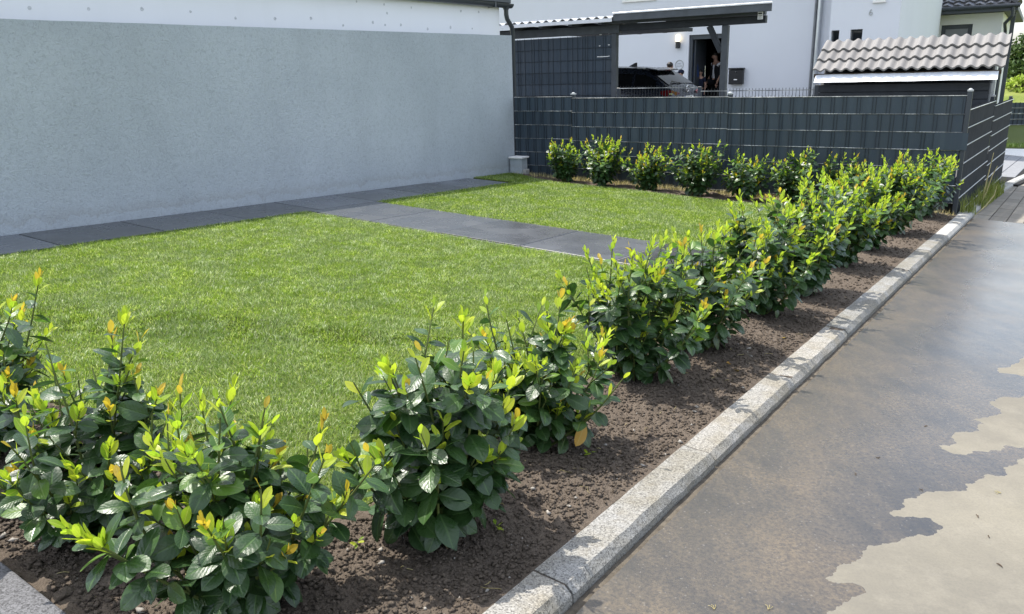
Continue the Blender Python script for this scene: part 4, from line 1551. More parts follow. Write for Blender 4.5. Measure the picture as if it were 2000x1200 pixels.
def ringpts(hw, zb, zs, zr):
    k = min(1.0, max(0.0, (zr - zs) / 0.5))
    hr = hw - 0.05 - 0.20 * k
    return [(hw * 0.90, zb), (hw, zb + 0.16), (hw, zs - 0.10), (hw - 0.035, zs), (hr + 0.03, zs + (zr - zs) * 0.80), (hr - 0.06, zr - 0.008), (hr * 0.5, zr + 0.012), (0, zr + 0.018)]


vs = []
for x, hw, zb, zs, zr_ in secs:
    half = ringpts(hw, zb, zs, zr_)
    vs += [(x, y, z) for y, z in half] + [(x, -y, z) for y, z in half[-2::-1]]
nr = 15
fs = []
for i in range(len(secs) - 1):
    for j in range(nr):
        fs.append((i * nr + j, (i + 1) * nr + j, (i + 1) * nr + (j + 1) % nr, i * nr + (j + 1) % nr))
fs += [tuple(range(nr)), tuple(range((len(secs) - 1) * nr, len(secs) * nr))[::-1]]
b = MB().add(vs, fs)
b.build('body', M['carpaint'], car, smooth=True)


def lerp_sec(x):
    for a_, c_ in zip(secs, secs[1:]):
        if a_[0] <= x <= c_[0]:
            t = (x - a_[0]) / (c_[0] - a_[0])
            return [a_[k] + (c_[k] - a_[k]) * t for k in range(1, 5)]


def side_window(xa, xb, s):
    b = MB()
    pts = []
    n = 8
    for i in range(n + 1):
        x = xa + (xb - xa) * i / n
        hw, zb, zs, zr_ = lerp_sec(x)
        rp = ringpts(hw, zb, zs, zr_)
        (ya, za), (yb, zb_) = rp[3], rp[4]
        for t in (0.06, 0.92):
            pts.append((x, s * (ya + (yb - ya) * t + 0.006), za + (zb_ - za) * t))
    b.add(pts, [(2 * i, 2 * i + 1, 2 * i + 3, 2 * i + 2) for i in range(n)])
    b.build('side_window', M['carglass'], car)


for s in (1, -1):
    side_window(-1.72, -1.22, s)
    side_window(-1.16, -0.18, s)
    side_window(-0.10, 0.88, s)
b = MB()
pts = []
for x in (-1.97, -1.80, -1.62, -1.47):
    hw, zb, zs, zr_ = lerp_sec(x)
    rp = ringpts(hw, zb, zs, zr_)
    hwx = (rp[5][0] + 0.02) * 0.98
    for y in (-hwx, -hwx * 0.5, 0, hwx * 0.5, hwx):
        zz = zr_ + 0.018 * (1 - (abs(y) / hwx) ** 2) + 0.010
        pts.append((x - 0.004, y, zz))
b.add(pts, [(i * 5 + j, i * 5 + j + 1, i * 5 + j + 6, i * 5 + j + 5) for i in range(3) for j in range(4)])
b.build('rear_window', M['carglass'], car, smooth=True)
MB().add([(-1.66, -0.60, 1.365), (-1.66, 0.60, 1.365), (-1.38, 0.58, 1.415), (-1.38, -0.58, 1.415), (-1.66, -0.60, 1.34), (-1.66, 0.60, 1.34), (-1.38, 0.58, 1.38), (-1.38, -0.58, 1.38)],
         [(0, 1, 2, 3), (4, 7, 6, 5), (0, 4, 5, 1), (1, 5, 6, 2), (3, 2, 6, 7), (0, 3, 7, 4)]).build('spoiler', M['carpaint'], car, bevel=0.008)
MB().box(-1.668, -1.655, -0.16, 0.16, 1.346, 1.360).build('brake_light', M['tail'], car)
MB().add([(-0.92, -0.03, 1.43), (-0.92, 0.03, 1.43), (-0.72, 0.01, 1.445), (-0.72, -0.01, 1.445), (-0.93, 0, 1.53), (-0.87, 0, 1.52)], [(0, 1, 4), (0, 4, 5, 3), (1, 2, 5, 4), (2, 3, 5), (0, 3, 2, 1)]).build('antenna_fin', M['black'], car)
for s in (1, -1):
    b = MB()
    vs = []
    for x, y, z0, z1 in ((-1.86, 0.880, 0.87, 0.93), (-2.00, 0.868, 0.80, 0.95), (-2.08, 0.82, 0.80, 0.94), (-2.13, 0.62, 0.84, 0.90), (-2.135, 0.50, 0.86, 0.89)):
        vs += [(x, s * (y + 0.006), z0), (x - 0.004, s * (y + 0.008), z1)]
    vs2 = [(x + 0.05, y * 0.93, z) for x, y, z in vs]
    n = len(vs)
    b.add(vs + vs2, [(2 * i, 2 * i + 1, 2 * i + 3, 2 * i + 2) for i in range(4)] + [(n + 2 * i, n + 2 * i + 2, n + 2 * i + 3, n + 2 * i + 1) for i in range(4)] + [(2 * i + 1, n + 2 * i + 1, n + 2 * i + 3, 2 * i + 3) for i in range(4)] + [(2 * i, 2 * i + 2, n + 2 * i + 2, n + 2 * i) for i in range(4)])
    tl = b.build('tail_light', M['tail'], car)
    MB().ball((-2.075, s * 0.845, 0.87), 0.03, 0.03, 0.028, 8, 5).build('reversing_lamp', M['chrome'], tl)
b = MB()
b.tube([(-2.122, 0.085 * math.cos(t), 0.96 + 0.065 * math.sin(t)) for t in [2 * math.pi * i / 20 for i in range(21)]], 0.010, 6)
b.tube([(-2.122, -0.07, 0.985), (-2.124, 0, 0.945), (-2.122, 0.07, 0.985)], 0.008, 6)
b.build('emblem', M['chrome'], car)
pl = MB().box(-2.160, -2.150, -0.26, 0.26, 0.70, 0.81).build('number_plate', M['white_sign'], car)
MB().box(-2.1625, -2.1605, 0.225, 0.258, 0.703, 0.807).build('plate_band', M['plate_blue'], pl)
b = MB()
x = 0.18
rr = random.Random(2)
for k in range(6):
    b.box(-2.163, -2.1605, x - 0.008, x, 0.72, 0.79)
    b.box(-2.163, -2.1605, x - 0.036, x - 0.028, 0.72, 0.79)
    b.box(-2.163, -2.1606, x - 0.028, x - 0.008, 0.75 + rr.choice((-0.03, 0, 0.03)), 0.76 + rr.choice((-0.02, 0, 0.03)))
    x -= 0.062
b.build('plate_text', M['black'], pl)
MB().box(-2.150, -2.09, -0.62, 0.62, 0.34, 0.60).build('bumper', M['black'], car, bevel=0.03, segs=2)
MB().tube([(-1.97, 0.0, 1.075), (-1.99, 0.12, 1.08), (-1.93, 0.46, 1.12)], 0.010, 6).build('wiper', M['black'], car)
for x in (-1.35, 1.32):
    for s in (1, -1):
        wh = MB().tube([(x, s * 0.70, 0.32), (x, s * 0.905, 0.32)], 0.32, 24).build('wheel', M['tyre'], car, smooth=True)
        MB().tube([(x, s * 0.88, 0.32), (x, s * 0.912, 0.32)], 0.20, 16).build('rim', M['chrome'], wh, smooth=True)
for s in (1, -1):
    MB().ball((0.78, s * 0.99, 0.98), 0.07, 0.10, 0.07, 10, 6).build('mirror', M['carpaint'], car, smooth=True)
tail = Vector((-2.12, 0, 0))
ct = CAM + ray(1343, 172) * (17.6 / ray(1343, 172).y)
off_ = Matrix.Rotation(car.rotation_euler.z, 3, 'Z') @ tail
car.location = (ct.x - off_.x, ct.y - off_.y, -0.03)

# ------------------------------------------------------------------ people
def skinned(name, joints, edges, m, parent, root=0, sub=1):
    me = bpy.data.meshes.new(name)
    me.from_pydata([j[:3] for j in joints], edges, [])
    o = link(name, me, parent)
    md = o.modifiers.new('skin', 'SKIN')
    md.use_smooth_shade = True
    for i, j in enumerate(joints):
        sv = me.skin_vertices[0].data[i]
        r_ = j[3]
        sv.radius = r_ if isinstance(r_, tuple) else (r_, r_)
        sv.use_root = (i == root)
    sd = o.modifiers.new('smooth', 'SUBSURF')
    sd.levels = sd.render_levels = sub
    me.materials.append(m)
    return o


def person(label, loc, rz, H, top, trousers, jacket=None, cap=None, armbend=0.12, look=(0.0, -0.25), hairlen=0.0, group=None):
    """standing figure, facing local -y; H = standing height"""
    t = thing('person', label, 'person', loc, rz, group)
    k = H / 1.70
    J, E_ = [], []

    def j(x, y, z, r):
        J.append((x * k, y * k, z * k, (r[0] * k, r[1] * k) if isinstance(r, tuple) else r * k))
        return len(J) - 1

    def e(*ids):
        for a_, c_ in zip(ids, ids[1:]):
            E_.append((a_, c_))
    pel = j(0, 0, 0.93, (0.150, 0.105))
    wa_ = j(0, 0.0, 1.08, (0.125, 0.09))
    ch = j(0, 0.01, 1.26, (0.150, 0.105))
    sh = j(0, 0.01, 1.39, (0.105, 0.075))
    nk = j(0, 0.0, 1.455, 0.052)
    hb = j(look[0] * 0.03, -0.015, 1.525, 0.068)
    hm = j(look[0] * 0.07, -0.03, 1.60, (0.076, 0.092))
    ht = j(look[0] * 0.07, -0.015, 1.665, 0.062)
    e(pel, wa_, ch, sh, nk, hb, hm, ht)
    hands = []
    for s in (1, -1):
        sj = j(s * 0.165, 0.01, 1.375, 0.052)
        el = j(s * 0.225, 0.03, 1.10, 0.040)
        wr = j(s * 0.235, -armbend, 0.87, 0.027)
        hd = j(s * 0.232, -armbend - 0.02, 0.80, (0.020, 0.036))
        e(sh, sj, el, wr, hd)
        hands.append((s, J[hd]))
        hip = j(s * 0.095, 0, 0.88, 0.088)
        kn = j(s * 0.105, -0.015, 0.48, 0.055)
        an = j(s * 0.11, 0.02, 0.09, 0.036)
        toe = j(s * 0.125, -0.14, 0.03, (0.04, 0.028))
        e(pel, hip, kn, an, toe)
    body = skinned('body', J, E_, M['skin'], t, pel, 2)
    for s, hd in hands:                              # five fingers
        for q_ in range(4):
            ln = (0.075, 0.085, 0.08, 0.062)[q_] * k
            x, y, z = hd[0], hd[1] + (q_ - 1.5) * 0.017 * k, hd[2]
            MB().tube([(x, y, z - 0.02 * k), (x - s * 0.004, y - 0.004, z - 0.02 * k - ln * 0.55), (x - s * 0.014 * k, y - 0.006, z - 0.02 * k - ln)], [0.009 * k, 0.0085 * k, 0.006 * k], 6).build('finger', M['skin'], body, smooth=True)
        MB().tube([(hd[0], hd[1] - 0.025 * k, hd[2] + 0.01 * k), (hd[0] - s * 0.008, hd[1] - 0.045 * k, hd[2] - 0.025 * k), (hd[0] - s * 0.012, hd[1] - 0.045 * k, hd[2] - 0.055 * k)], [0.011 * k, 0.010 * k, 0.007 * k], 6).build('thumb', M['skin'], body, smooth=True)
    # face
    hx, hy, hzz = look[0] * 0.07 * k, -0.03 * k, 1.60 * k
    for s in (1, -1):
        MB().ball((hx + s * 0.032 * k, hy - 0.083 * k, hzz + 0.0), 0.012 * k, 0.008 * k, 0.008 * k, 8, 5).build('eye', M['black'], body)
        MB().ball((hx + s * 0.078 * k, hy + 0.01 * k, hzz - 0.01 * k), 0.012 * k, 0.02 * k, 0.032 * k, 8, 5).build('ear', M['skin'], body, smooth=True)
    MB().ball((hx, hy - 0.094 * k, hzz - 0.035 * k), 0.013 * k, 0.018 * k, 0.024 * k, 8, 5).build('nose', M['skin'], body, smooth=True)
    MB().ball((hx, hy - 0.082 * k, hzz - 0.072 * k), 0.024 * k, 0.008 * k, 0.006 * k, 8, 5).build('mouth', M['bark'], body)
    hr_ = MB()
    hr_.ball((hx, hy + 0.028 * k, hzz + 0.038 * k), 0.088 * k, 0.098 * k, 0.078 * k, 14, 9)
    if hairlen:
        hr_.ball((hx, hy + 0.06 * k, hzz - 0.06 * k), 0.075 * k, 0.05 * k, 0.11 * k, 12, 8)
    hr_.build('hair', M['hair'], t, smooth=True)
    if cap:
        c_ = MB()
        c_.ball((hx, hy + 0.02 * k, hzz + 0.055 * k), 0.098 * k, 0.108 * k, 0.080 * k, 14, 8)
        c_.ball((hx, hy - 0.10 * k, hzz + 0.03 * k), 0.075 * k, 0.075 * k, 0.012 * k, 12, 5)
        c_.build('cap', cap, t, smooth=True)
    # clothes
    def sc(v, g):
        return tuple(x * k * g for x in v) if isinstance(v, tuple) else v * k * g
    g = 1.10
    TJ = [(0, 0, 0.90 * k, sc((0.160, 0.115), g)), (0, 0, 1.08 * k, sc((0.135, 0.098), g)), (0, .01 * k, 1.26 * k, sc((0.158, 0.112), g)), (0, .01 * k, 1.39 * k, sc((0.11, 0.08), g))]
    TE = [(0, 1), (1, 2), (2, 3)]
    for s in (1, -1):
        a_ = len(TJ)
        TJ += [(s * .165 * k, .01 * k, 1.375 * k, 0.060 * k * g), (s * .205 * k, .022 * k, 1.20 * k, 0.056 * k * g)]
        TE += [(3, a_), (a_, a_ + 1)]
    skinned('shirt', TJ, TE, top, t, 0, 1)
    PJ_ = [(0, 0, .92 * k, sc((0.157, 0.112), g))]
    PE = []
    for s in (1, -1):
        a_ = len(PJ_)
        PJ_ += [(s * .095 * k, 0, .86 * k, .094 * k * g), (s * .105 * k, -.015 * k, .48 * k, .066 * k * g), (s * .11 * k, .015 * k, .12 * k, .058 * k * g)]
        PE += [(0, a_), (a_, a_ + 1), (a_ + 1, a_ + 2)]
    skinned('trousers', PJ_, PE, trousers, t, 0, 1)
    if jacket:
        for s in (1, -1):
            JJ = [(s * .105 * k, .01 * k, .80 * k, sc((0.105, 0.150), 1.08)), (s * .095 * k, .01 * k, 1.08 * k, sc((0.098, 0.142), 1.08)), (s * .095 * k, .01 * k, 1.28 * k, sc((0.100, 0.145), 1.08)), (s * .09 * k, .02 * k, 1.385 * k, sc((0.065, 0.085), 1.1)),
                  (s * .175 * k, .01 * k, 1.365 * k, .068 * k), (s * .227 * k, .03 * k, 1.10 * k, .056 * k), (s * .233 * k, -.02 * k, 1.00 * k, .050 * k)]
            skinned('jacket', JJ, [(0, 1), (1, 2), (2, 3), (3, 4), (4, 5), (5, 6)], jacket, t, 1, 1)
    return t


def hp(px, off):
    v = on_plane(px, 140, HO + FY * off, FX)
    return v.x, v.y


face = FROT
x, y = hp(1398, 1.1)
person('woman in black cardigan over white top standing in the doorway', (x, y, 0.12), face - 0.55, 1.64, M['white_cloth'], M['black_cloth'], M['black_cloth'], hairlen=1.0, look=(-0.6, -0.3))
x, y = hp(1368, 0.6)
person('child in dark navy shirt standing in the doorway beside the woman', (x, y, 0.12), face + 0.15, 1.17, M['navy_cloth'], M['navy_cloth'])
x, y = hp(1308, -2.4)
v = on_plane(1308, 124, Vector((x, y, 0)), FX)
person('person with dark hair behind the car, only the crown showing', (x, y, -0.03), face + math.pi, v.z + 0.05, M['navy_cloth'], M['black_cloth'])
x, y = hp(1331, -0.9)
v = on_plane(1331, 138, Vector((x, y, 0)), FX)
person('person in navy cap standing behind the tail of the car', (x, y, -0.03), face - 1.3, v.z + 0.03, M['navy_cloth'], M['black_cloth'], cap=M['navy_cloth'])
# coat hanging inside the door
x, y = hp(1354, 0.34)
coat = MB()
zc = on_plane(1354, 104, Vector((x, y, 0)), FX).z
prof = [(0.03, 0.03, 0.0), (0.09, 0.05, -0.08), (0.12, 0.06, -0.3), (0.14, 0.07, -0.62), (0.13, 0.06, -0.66)]
vs, fs = [], []
for rx_, ry_, dz in prof:
    for i in range(10):
        t = 2 * math.pi * i / 10
        f_ = 1 + 0.18 * math.sin(3 * t + dz * 9)
        vs.append((rx_ * math.cos(t) * f_, ry_ * math.sin(t) * f_, dz))
for i in range(len(prof) - 1):
    for k in range(10):
        fs.append((i * 10 + k, i * 10 + (k + 1) % 10, i * 10 + 10 + (k + 1) % 10, i * 10 + 10 + k))
fs += [tuple(range(10)), tuple(range(40, 50))[::-1]]
coat.add(vs, fs)
o = coat.build('coat', M['blue_cloth'], smooth=True)
o.location = (x, y, zc)
tag(o, 'blue coat hanging inside the open front door', 'coat')

# ------------------------------------------------------------------ neighbour's house
NO_ = CAM + ray(1870, 60) * (27.0 / ray(1870, 60).y)
NO_ = Vector((NO_.x, NO_.y, 0))
nb = thing('neighbour_house', 'white house with dark tiled hip roof beyond the shed', 'house', (NO_.x, NO_.y, -0.4), FROT)


def _bounce_paving(x0, x1):  # hidden paving added so grey, not green, bounces onto the neighbour's wall
    MB().box(x0, x1, -7.0, -0.01, -1.6, 0.02).build('added_bounce_paving', M['grey_paver'])
    o = bpy.data.objects['added_bounce_paving']
    o.location, o.rotation_euler = nb.location, nb.rotation_euler
    kind(o, 'structure')


def na(px, py, off=0.0):
    v = on_plane(px, py, NO_ + FY * off, FX)
    return (v.xy - NO_.xy).dot(FX.xy), v.z + 0.4


nx0 = na(1700, 60)[0] - 3
nx1 = na(1957, 50)[0]
nzt = na(1870, 29)[1]
q0, qz = na(1839, 50)
q1, _ = na(1900, 50)
b = MB()
ww = 1.25
b.box(nx0, q0, 0, 0.3, -1, nzt)
b.box(q1, nx1, 0, 0.3, -1, nzt)
b.box(q0, q1, 0, 0.3, qz, nzt)
b.box(q0, q1, 0, 0.3, -1, qz - ww)
b.box(nx1 - 0.3, nx1, 0.3, 9, -1, nzt)
b.box(nx0, nx0 + 0.3, 0.3, 9, -1, nzt)
b.box(nx0, nx1, 9, 9.3, -1, nzt)
b.build('wall', M['warm_white'], nb)
_bounce_paving(nx0, nx1 - 1.5)
window(nb, q0, q1, qz - ww, qz, 0, 0.10, blind=True, fr=0.13)
t0, tz = na(1754, 54)
t1, _ = na(1762, 54)
window(nb, t0, t1, tz - 1.1, tz, -0.14, 0.10, fr=0.06)
ev = 0.75
ez0 = na(1870, 27, -ev)[1]
ez1 = na(1870, 15, -ev)[1]
ex1 = na(1989, 14, -ev)[0]
MB().box(nx0 - ev, ex1, -ev, -ev + 0.03, ez0, ez1).build('fascia', M['anth_paint'], nb)
MB().box(nx0 - ev, ex1, -ev + 0.032, 9 + ev, ez0 + 0.02, ez0 + 0.06).build('soffit', M['timber'], nb)
MB().box(ex1 - 0.03, ex1, -ev + 0.032, 9 + ev, ez0 + 0.062, ez1).build('fascia', M['anth_paint'], nb)
MB().tube([(nx0 - ev, -ev - 0.06, ez1 - 0.03), (ex1 + 0.05, -ev - 0.06, ez1 - 0.03)], 0.065, 10).build('gutter', M['gutter'], nb, smooth=True)
b = MB()
b.tube([(ex1 - 0.12, -ev - 0.05, ez1 - 0.08), (ex1 - 0.12, -ev - 0.05, ez0 - 0.15), (ex1 - 0.3, -0.5, ez0 - 0.35), (nx1 + 0.12, -0.12, ez0 - 0.6), (nx1 + 0.12, -0.10, -1)], 0.05, 10)
b.build('downpipe', M['gutter'], nb, smooth=True)
MB().box(nx1 + 0.20, nx1 + 0.32, 0.6, 0.72, -1, ez0).build('corner_post', M['anth_paint'], nb)
# tiles of the hip roof, front slope: courses of wavy tiles joined into one part
pit = R(24)
b = MB()
wv2 = 0.30
rows = 14
W_ = ex1 - (nx0 - ev)
for r in range(rows):
    xa, xb = nx0 - ev + r * 0.30, ex1 - r * 0.33
    ncol = int((xb - xa) / wv2)
    nu = 4
    for c_ in range(ncol):
        x0 = xa + c_ * wv2
        vs = []
        for v_ in (0.0, 0.36):
            for u in range(nu + 1):
                t = u / nu
                hgt = 0.035 * math.cos(2 * math.pi * (t - 0.2)) + 0.05 * (1 - v_ / 0.36)
                d_ = r * 0.33 + v_
                vs.append((x0 + wv2 * t, -ev - 0.02 + d_ * math.cos(pit) - hgt * math.sin(pit), ez1 + 0.02 + d_ * math.sin(pit) + hgt * math.cos(pit)))
        vs += [(vs[u][0], vs[u][1] + 0.01, vs[u][2] - 0.05) for u in range(nu + 1)]
        fs = [(u, u + 1, nu + 2 + u, nu + 1 + u) for u in range(nu)] + [(u, 2 * nu + 2 + u, 2 * nu + 3 + u, u + 1) for u in range(nu)]
        b.add(vs, fs)
kind(b.build('roof_tiles', M['dark_tile'], nb, smooth=True), 'stuff')
ry = 4.5
rzp = ez1 + (ry + ev) * math.tan(pit)
b = MB()
b.add([(nx0 - ev, -ev, ez1 - 0.02), (ex1, -ev, ez1 - 0.02), (ex1, 9 + ev, ez1 - 0.02), (nx0 - ev, 9 + ev, ez1 - 0.02), (nx0 + 4, ry, rzp - 0.03), (ex1 - 5.2, ry, rzp - 0.03)], [(0, 1, 5, 4), (1, 2, 5), (2, 3, 4, 5), (3, 0, 4), (3, 2, 1, 0)])
b.build('roof', M['dark_tile'], nb)
MB().tube([(ex1 + 0.02, -ev + 0.02, ez1 + 0.03), (ex1 - 5.2, ry, rzp + 0.05)], 0.10, 8).build('hip_ridge', M['dark_tile'], nb, smooth=True)

# ------------------------------------------------------------------ far right: paving, gravel, grass slope, far fence, bushes, tree
def gp(px, py):
    return on_ground(px, py).xy


ip = MB()
k0 = 8.6
inner = sheet('side_path', [kw(13.3, -0.3), kw(22.5, -1.0), kw(22.5, 3.0), kw(13.3, 0.3)], 0.02, M['crack'], thick=0.03)
for i in range(22):
    for j in range(14):
        a, p_ = 13.4 + i * 0.41, -0.95 + j * 0.26
        if bend(a) + 0.0 < p_ < 0.1 + (a - 13.4) * 0.28:
            MB().prism([kw(a, p_), kw(a + 0.40, p_), kw(a + 0.40, p_ + 0.25), kw(a, p_ + 0.25)], lambda x, y: gz(x, y) - 0.02, lambda x, y: gz(x, y) + 0.032).build('paver', M['grey_paver'], inner, bevel=0.004)
q1_, q2_, q3_, q4_ = gp(1960, 306), gp(2080, 318), gp(2080, 296), gp(1960, 294)
gvl = MB()
gvl.prism([tuple(q) for q in (q1_, q2_, q3_, q4_)], lambda x, y: gz(x, y) - 0.05, lambda x, y: gz(x, y) + 0.05)
kind(gvl.build('gravel', M['gravel_white']), 'stuff')
lw = MB()
lw.prism([tuple(q) for q in (gp(1930, 293), gp(2140, 296), gp(2140, 250), gp(1930, 246))], lambda x, y: gz(min(x, 16), min(y, 45)) - 0.1, lambda x, y: gz(min(x, 16), min(y, 45)) + 0.06)
kind(lw.build('far_lawn', M['lawn_soil']), 'structure')
rg2 = np.random.default_rng(8)
poly = [tuple(q) for q in (gp(1935, 292), gp(2090, 296), gp(2090, 256), gp(1935, 252))]
pts = poly_clip(26000, poly, rg2)
V, Fq = blades(pts, rg2, 0.06, 0.14, 0.02, 0.05)
V[:, 2] = V[:, 2]
kind(link('far_grass', np_mesh('far_grass', V, Fq, M['grass'])), 'stuff')
# far fence: strips above, open wires below
f0, f1 = on_ground(1940, 262), on_ground(2110, 268)
ffx = (f1 - f0); ffx.z = 0
ffl = ffx.length
ffx.normalize()
ff = thing('far_fence', 'distant dark fence with open wire foot beyond the white gravel', 'fence', (f0.x, f0.y, gz(min(f0.x, 16), f0.y)), math.atan2(ffx.y, ffx.x))
dpt = f0.y
def ffz(py):
    return on_plane(1985, py, f0, ffx).z - gz(min(f0.x, 16), f0.y)
zt_, zs_1 = ffz(200), ffz(255)
nrow = 5
for r in range(nrow):
    z0_ = zs_1 + (zt_ - zs_1) * r / nrow
    z1_2 = zs_1 + (zt_ - zs_1) * (r + 1) / nrow
    MB().box(0, ffl, 0, 0.02, z0_ + 0.02, z1_2 - 0.02).build('privacy_strip', M['strip'], ff)
    MB().box(0, ffl, -0.03, 0.05, z0_ - 0.02, z0_ + 0.018).build('rail', M['rail'], ff)
b = MB()
x = 0
while x < ffl:
    b.box(x, x + 0.02, -0.02, 0.0, -0.2, zt_)
    x += 0.16
kind(b.build('wire_mesh', M['wire'], ff), 'stuff')


def leaf_cloud(n, c, r, size, seed, shape=None):
    rg3 = np.random.default_rng(seed)
    P = []
    # clumps
    nc = max(6, n // 120)
    cl = rg3.normal(0, 1, (nc, 3))
    cl /= np.linalg.norm(cl, axis=1)[:, None]
    cl *= (0.35 + 0.65 * rg3.random((nc, 1)) ** 0.5)
    idx = rg3.integers(0, nc, n)
    q_ = cl[idx] + rg3.normal(0, 0.16, (n, 3))
    P = q_ * np.array(r) + np.array(c)
    d = rg3.normal(0, 1, (n, 3)); d /= np.linalg.norm(d, axis=1)[:, None]
    e_ = rg3.normal(0, 1, (n, 3)); e_ -= d * (e_ * d).sum(1)[:, None]; e_ /= np.linalg.norm(e_, axis=1)[:, None]
    s = size * (0.6 + 0.8 * rg3.random((n, 1)))
    V = np.stack([P - d * s, P + e_ * s * 0.5, P + d * s, P - e_ * s * 0.5], 1).reshape(-1, 3)
    return V, np.arange(4 * n).reshape(n, 4)


def tree(name, label, cat, px, py_top, py_bot, dist_y, width_px, leaf, lm, n, size, seed):
    c = CAM + ray(px, (py_top + py_bot) / 2) * (dist_y / ray(px, (py_top + py_bot) / 2).y)
    tp = CAM + ray(px, py_top) * (dist_y / ray(px, py_top).y)
    bt = CAM + ray(px, py_bot) * (dist_y / ray(px, py_bot).y)
    rz_ = (tp.z - bt.z) / 2
    rx_ = width_px * dist_y / CAM_F / 2
    gzz = min(bt.z - 0.3, ground_h(c.x, c.y))
    t = thing(name, label, cat, (c.x, c.y, gzz))
    V, Fq = leaf_cloud(n, (0, 0, c.z - gzz), (rx_, rx_, rz_), size, seed)
    link('crown', np_mesh('crown', V, Fq, lm), t)
    b = MB()
    b.tube([(0, 0, -0.2), (0.05, 0, (bt.z - gzz) * 0.5), (0, 0.05, c.z - gzz), (0, 0, tp.z - gzz - rz_ * 0.3)], [0.16 * rx_ ** 0.5, 0.13 * rx_ ** 0.5, 0.08 * rx_ ** 0.5, 0.02], 8)
    for k in range(6):
        an = k * 1.1
        b.tube([(0, 0, c.z - gzz - rz_ * 0.4), (math.cos(an) * rx_ * 0.4, math.sin(an) * rx_ * 0.4, c.z - gzz), (math.cos(an) * rx_ * 0.7, math.sin(an) * rx_ * 0.7, c.z - gzz + rz_ * 0.3)], [0.05, 0.035, 0.012], 6)
    b.build('trunk', M['bark'], t, smooth=True)
    return t


tree('tree', 'dark green tree at the right edge behind the light bush', 'tree', 2018, 70, 190, 55, 90, None, M['tree_leaf'], 5200, 0.16, 21)
tree('bush', 'light green round bush below the dark tree at right', 'bush', 1998, 150, 186, 48, 60, None, M['bush_leaf'], 1800, 0.12, 22)
tree('tree', 'dark green tree just outside the right edge, partly hidden', 'tree', 2120, 40, 190, 60, 130, None, M['tree_leaf'], 4000, 0.2, 23)
bank = MB()
bc = CAM + ray(2000, 192) * (46 / ray(2000, 192).y)
vs, fs = [], []
for i in range(13):
    for j, (dy, dz) in enumerate(((-4, -1.6), (-1.5, 0.0), (3, 1.0), (9, 1.1), (14, -1.5))):
        x = bc.x - 12 + 3 * i
        vs.append((x, bc.y + dy + 0.4 * math.sin(i), bc.z - 0.5 + dz + 0.15 * math.sin(i * 1.7)))
fs = [(i * 5 + j, i * 5 + 5 + j, i * 5 + 6 + j, i * 5 + 1 + j) for i in range(12) for j in range(4)]
bank.add(vs, fs)
kind(bank.build('grass_bank', M['meadow'], smooth=True), 'structure')

# ------------------------------------------------------------------ laurel shrubs
def leaf_arrays(nl, nw, seed, young=False):
    """unit leaf along +x, up +z; returns V, F, uv"""
    rr = random.Random(seed)
    fold = rr.uniform(0.10, 0.34) if not young else rr.uniform(0.30, 0.6)
    curl = rr.uniform(0.10, 0.42) if not young else rr.uniform(-0.05, 0.22)
    twist = rr.uniform(-0.25, 0.25)
    wd = rr.uniform(0.24, 0.31) if not young else rr.uniform(0.20, 0.27)
    ph = rr.uniform(0, 6)
    V, uv = [], []
    for i in range(nl + 1):
        t = i / nl
        w = wd * max(0.0, math.sin(math.pi * min(1, t ** 1.06)) ** 0.70) if 0 < t < 1 else 0.0
        w = max(w, 0.012)
        if t == 1.0:
            w = 0.004
        ang = curl * t * 1.5
        x = 0.04 + 0.96 * (math.sin(ang) / (curl * 1.5) if abs(curl) > 1e-3 else t)
        z = -(1 - math.cos(ang)) / (curl * 1.5) if abs(curl) > 1e-3 else 0
        for j in range(nw + 1):
            s = -1 + 2 * j / nw
            y = s * w
            zz = z + abs(s) * w * fold - (abs(s) ** 2) * w * fold * 0.55 + 0.012 * math.sin(t * 9 + ph + 2.0 * s) * abs(s)
            yt = y * math.cos(twist * t) - (zz - z) * math.sin(twist * t)
            zt_ = z + y * math.sin(twist * t) + (zz - z) * math.cos(twist * t)
            V.append((x, yt, zt_))
            uv.append((t, 0.5 + s * 0.5))
    I = np.arange((nl + 1) * (nw + 1)).reshape(nl + 1, nw + 1)
    Fq = np.stack([I[:-1, :-1], I[1:, :-1], I[1:, 1:], I[:-1, 1:]], -1).reshape(-1, 4)
    return np.array(V), Fq, np.array(uv)


HI_D = [leaf_arrays(9, 6, 100 + i) for i in range(7)]
HI_Y = [leaf_arrays(7, 4, 200 + i, True) for i in range(5)]
LO_D = [leaf_arrays(5, 4, 100 + i) for i in range(7)]
LO_Y = [leaf_arrays(4, 2, 200 + i, True) for i in range(5)]
ME_D = [np_mesh('leaf', v, f, M['leaf_dark'], True, uv) for v, f, uv in HI_D]
ME_M = [np_mesh('leaf', v, f, M['leaf_mid'], True, uv) for v, f, uv in HI_D]
ME_Y = [np_mesh('leaf', v, f, M['leaf_young'], True, uv) for v, f, uv in HI_Y]
ME_T = [np_mesh('leaf', v, f, M['leaf_tip'], True, uv) for v, f, uv in HI_Y]
ME_O = [np_mesh('leaf', HI_D[0][0], HI_D[0][1], M['leaf_old'], True, HI_D[0][2])]


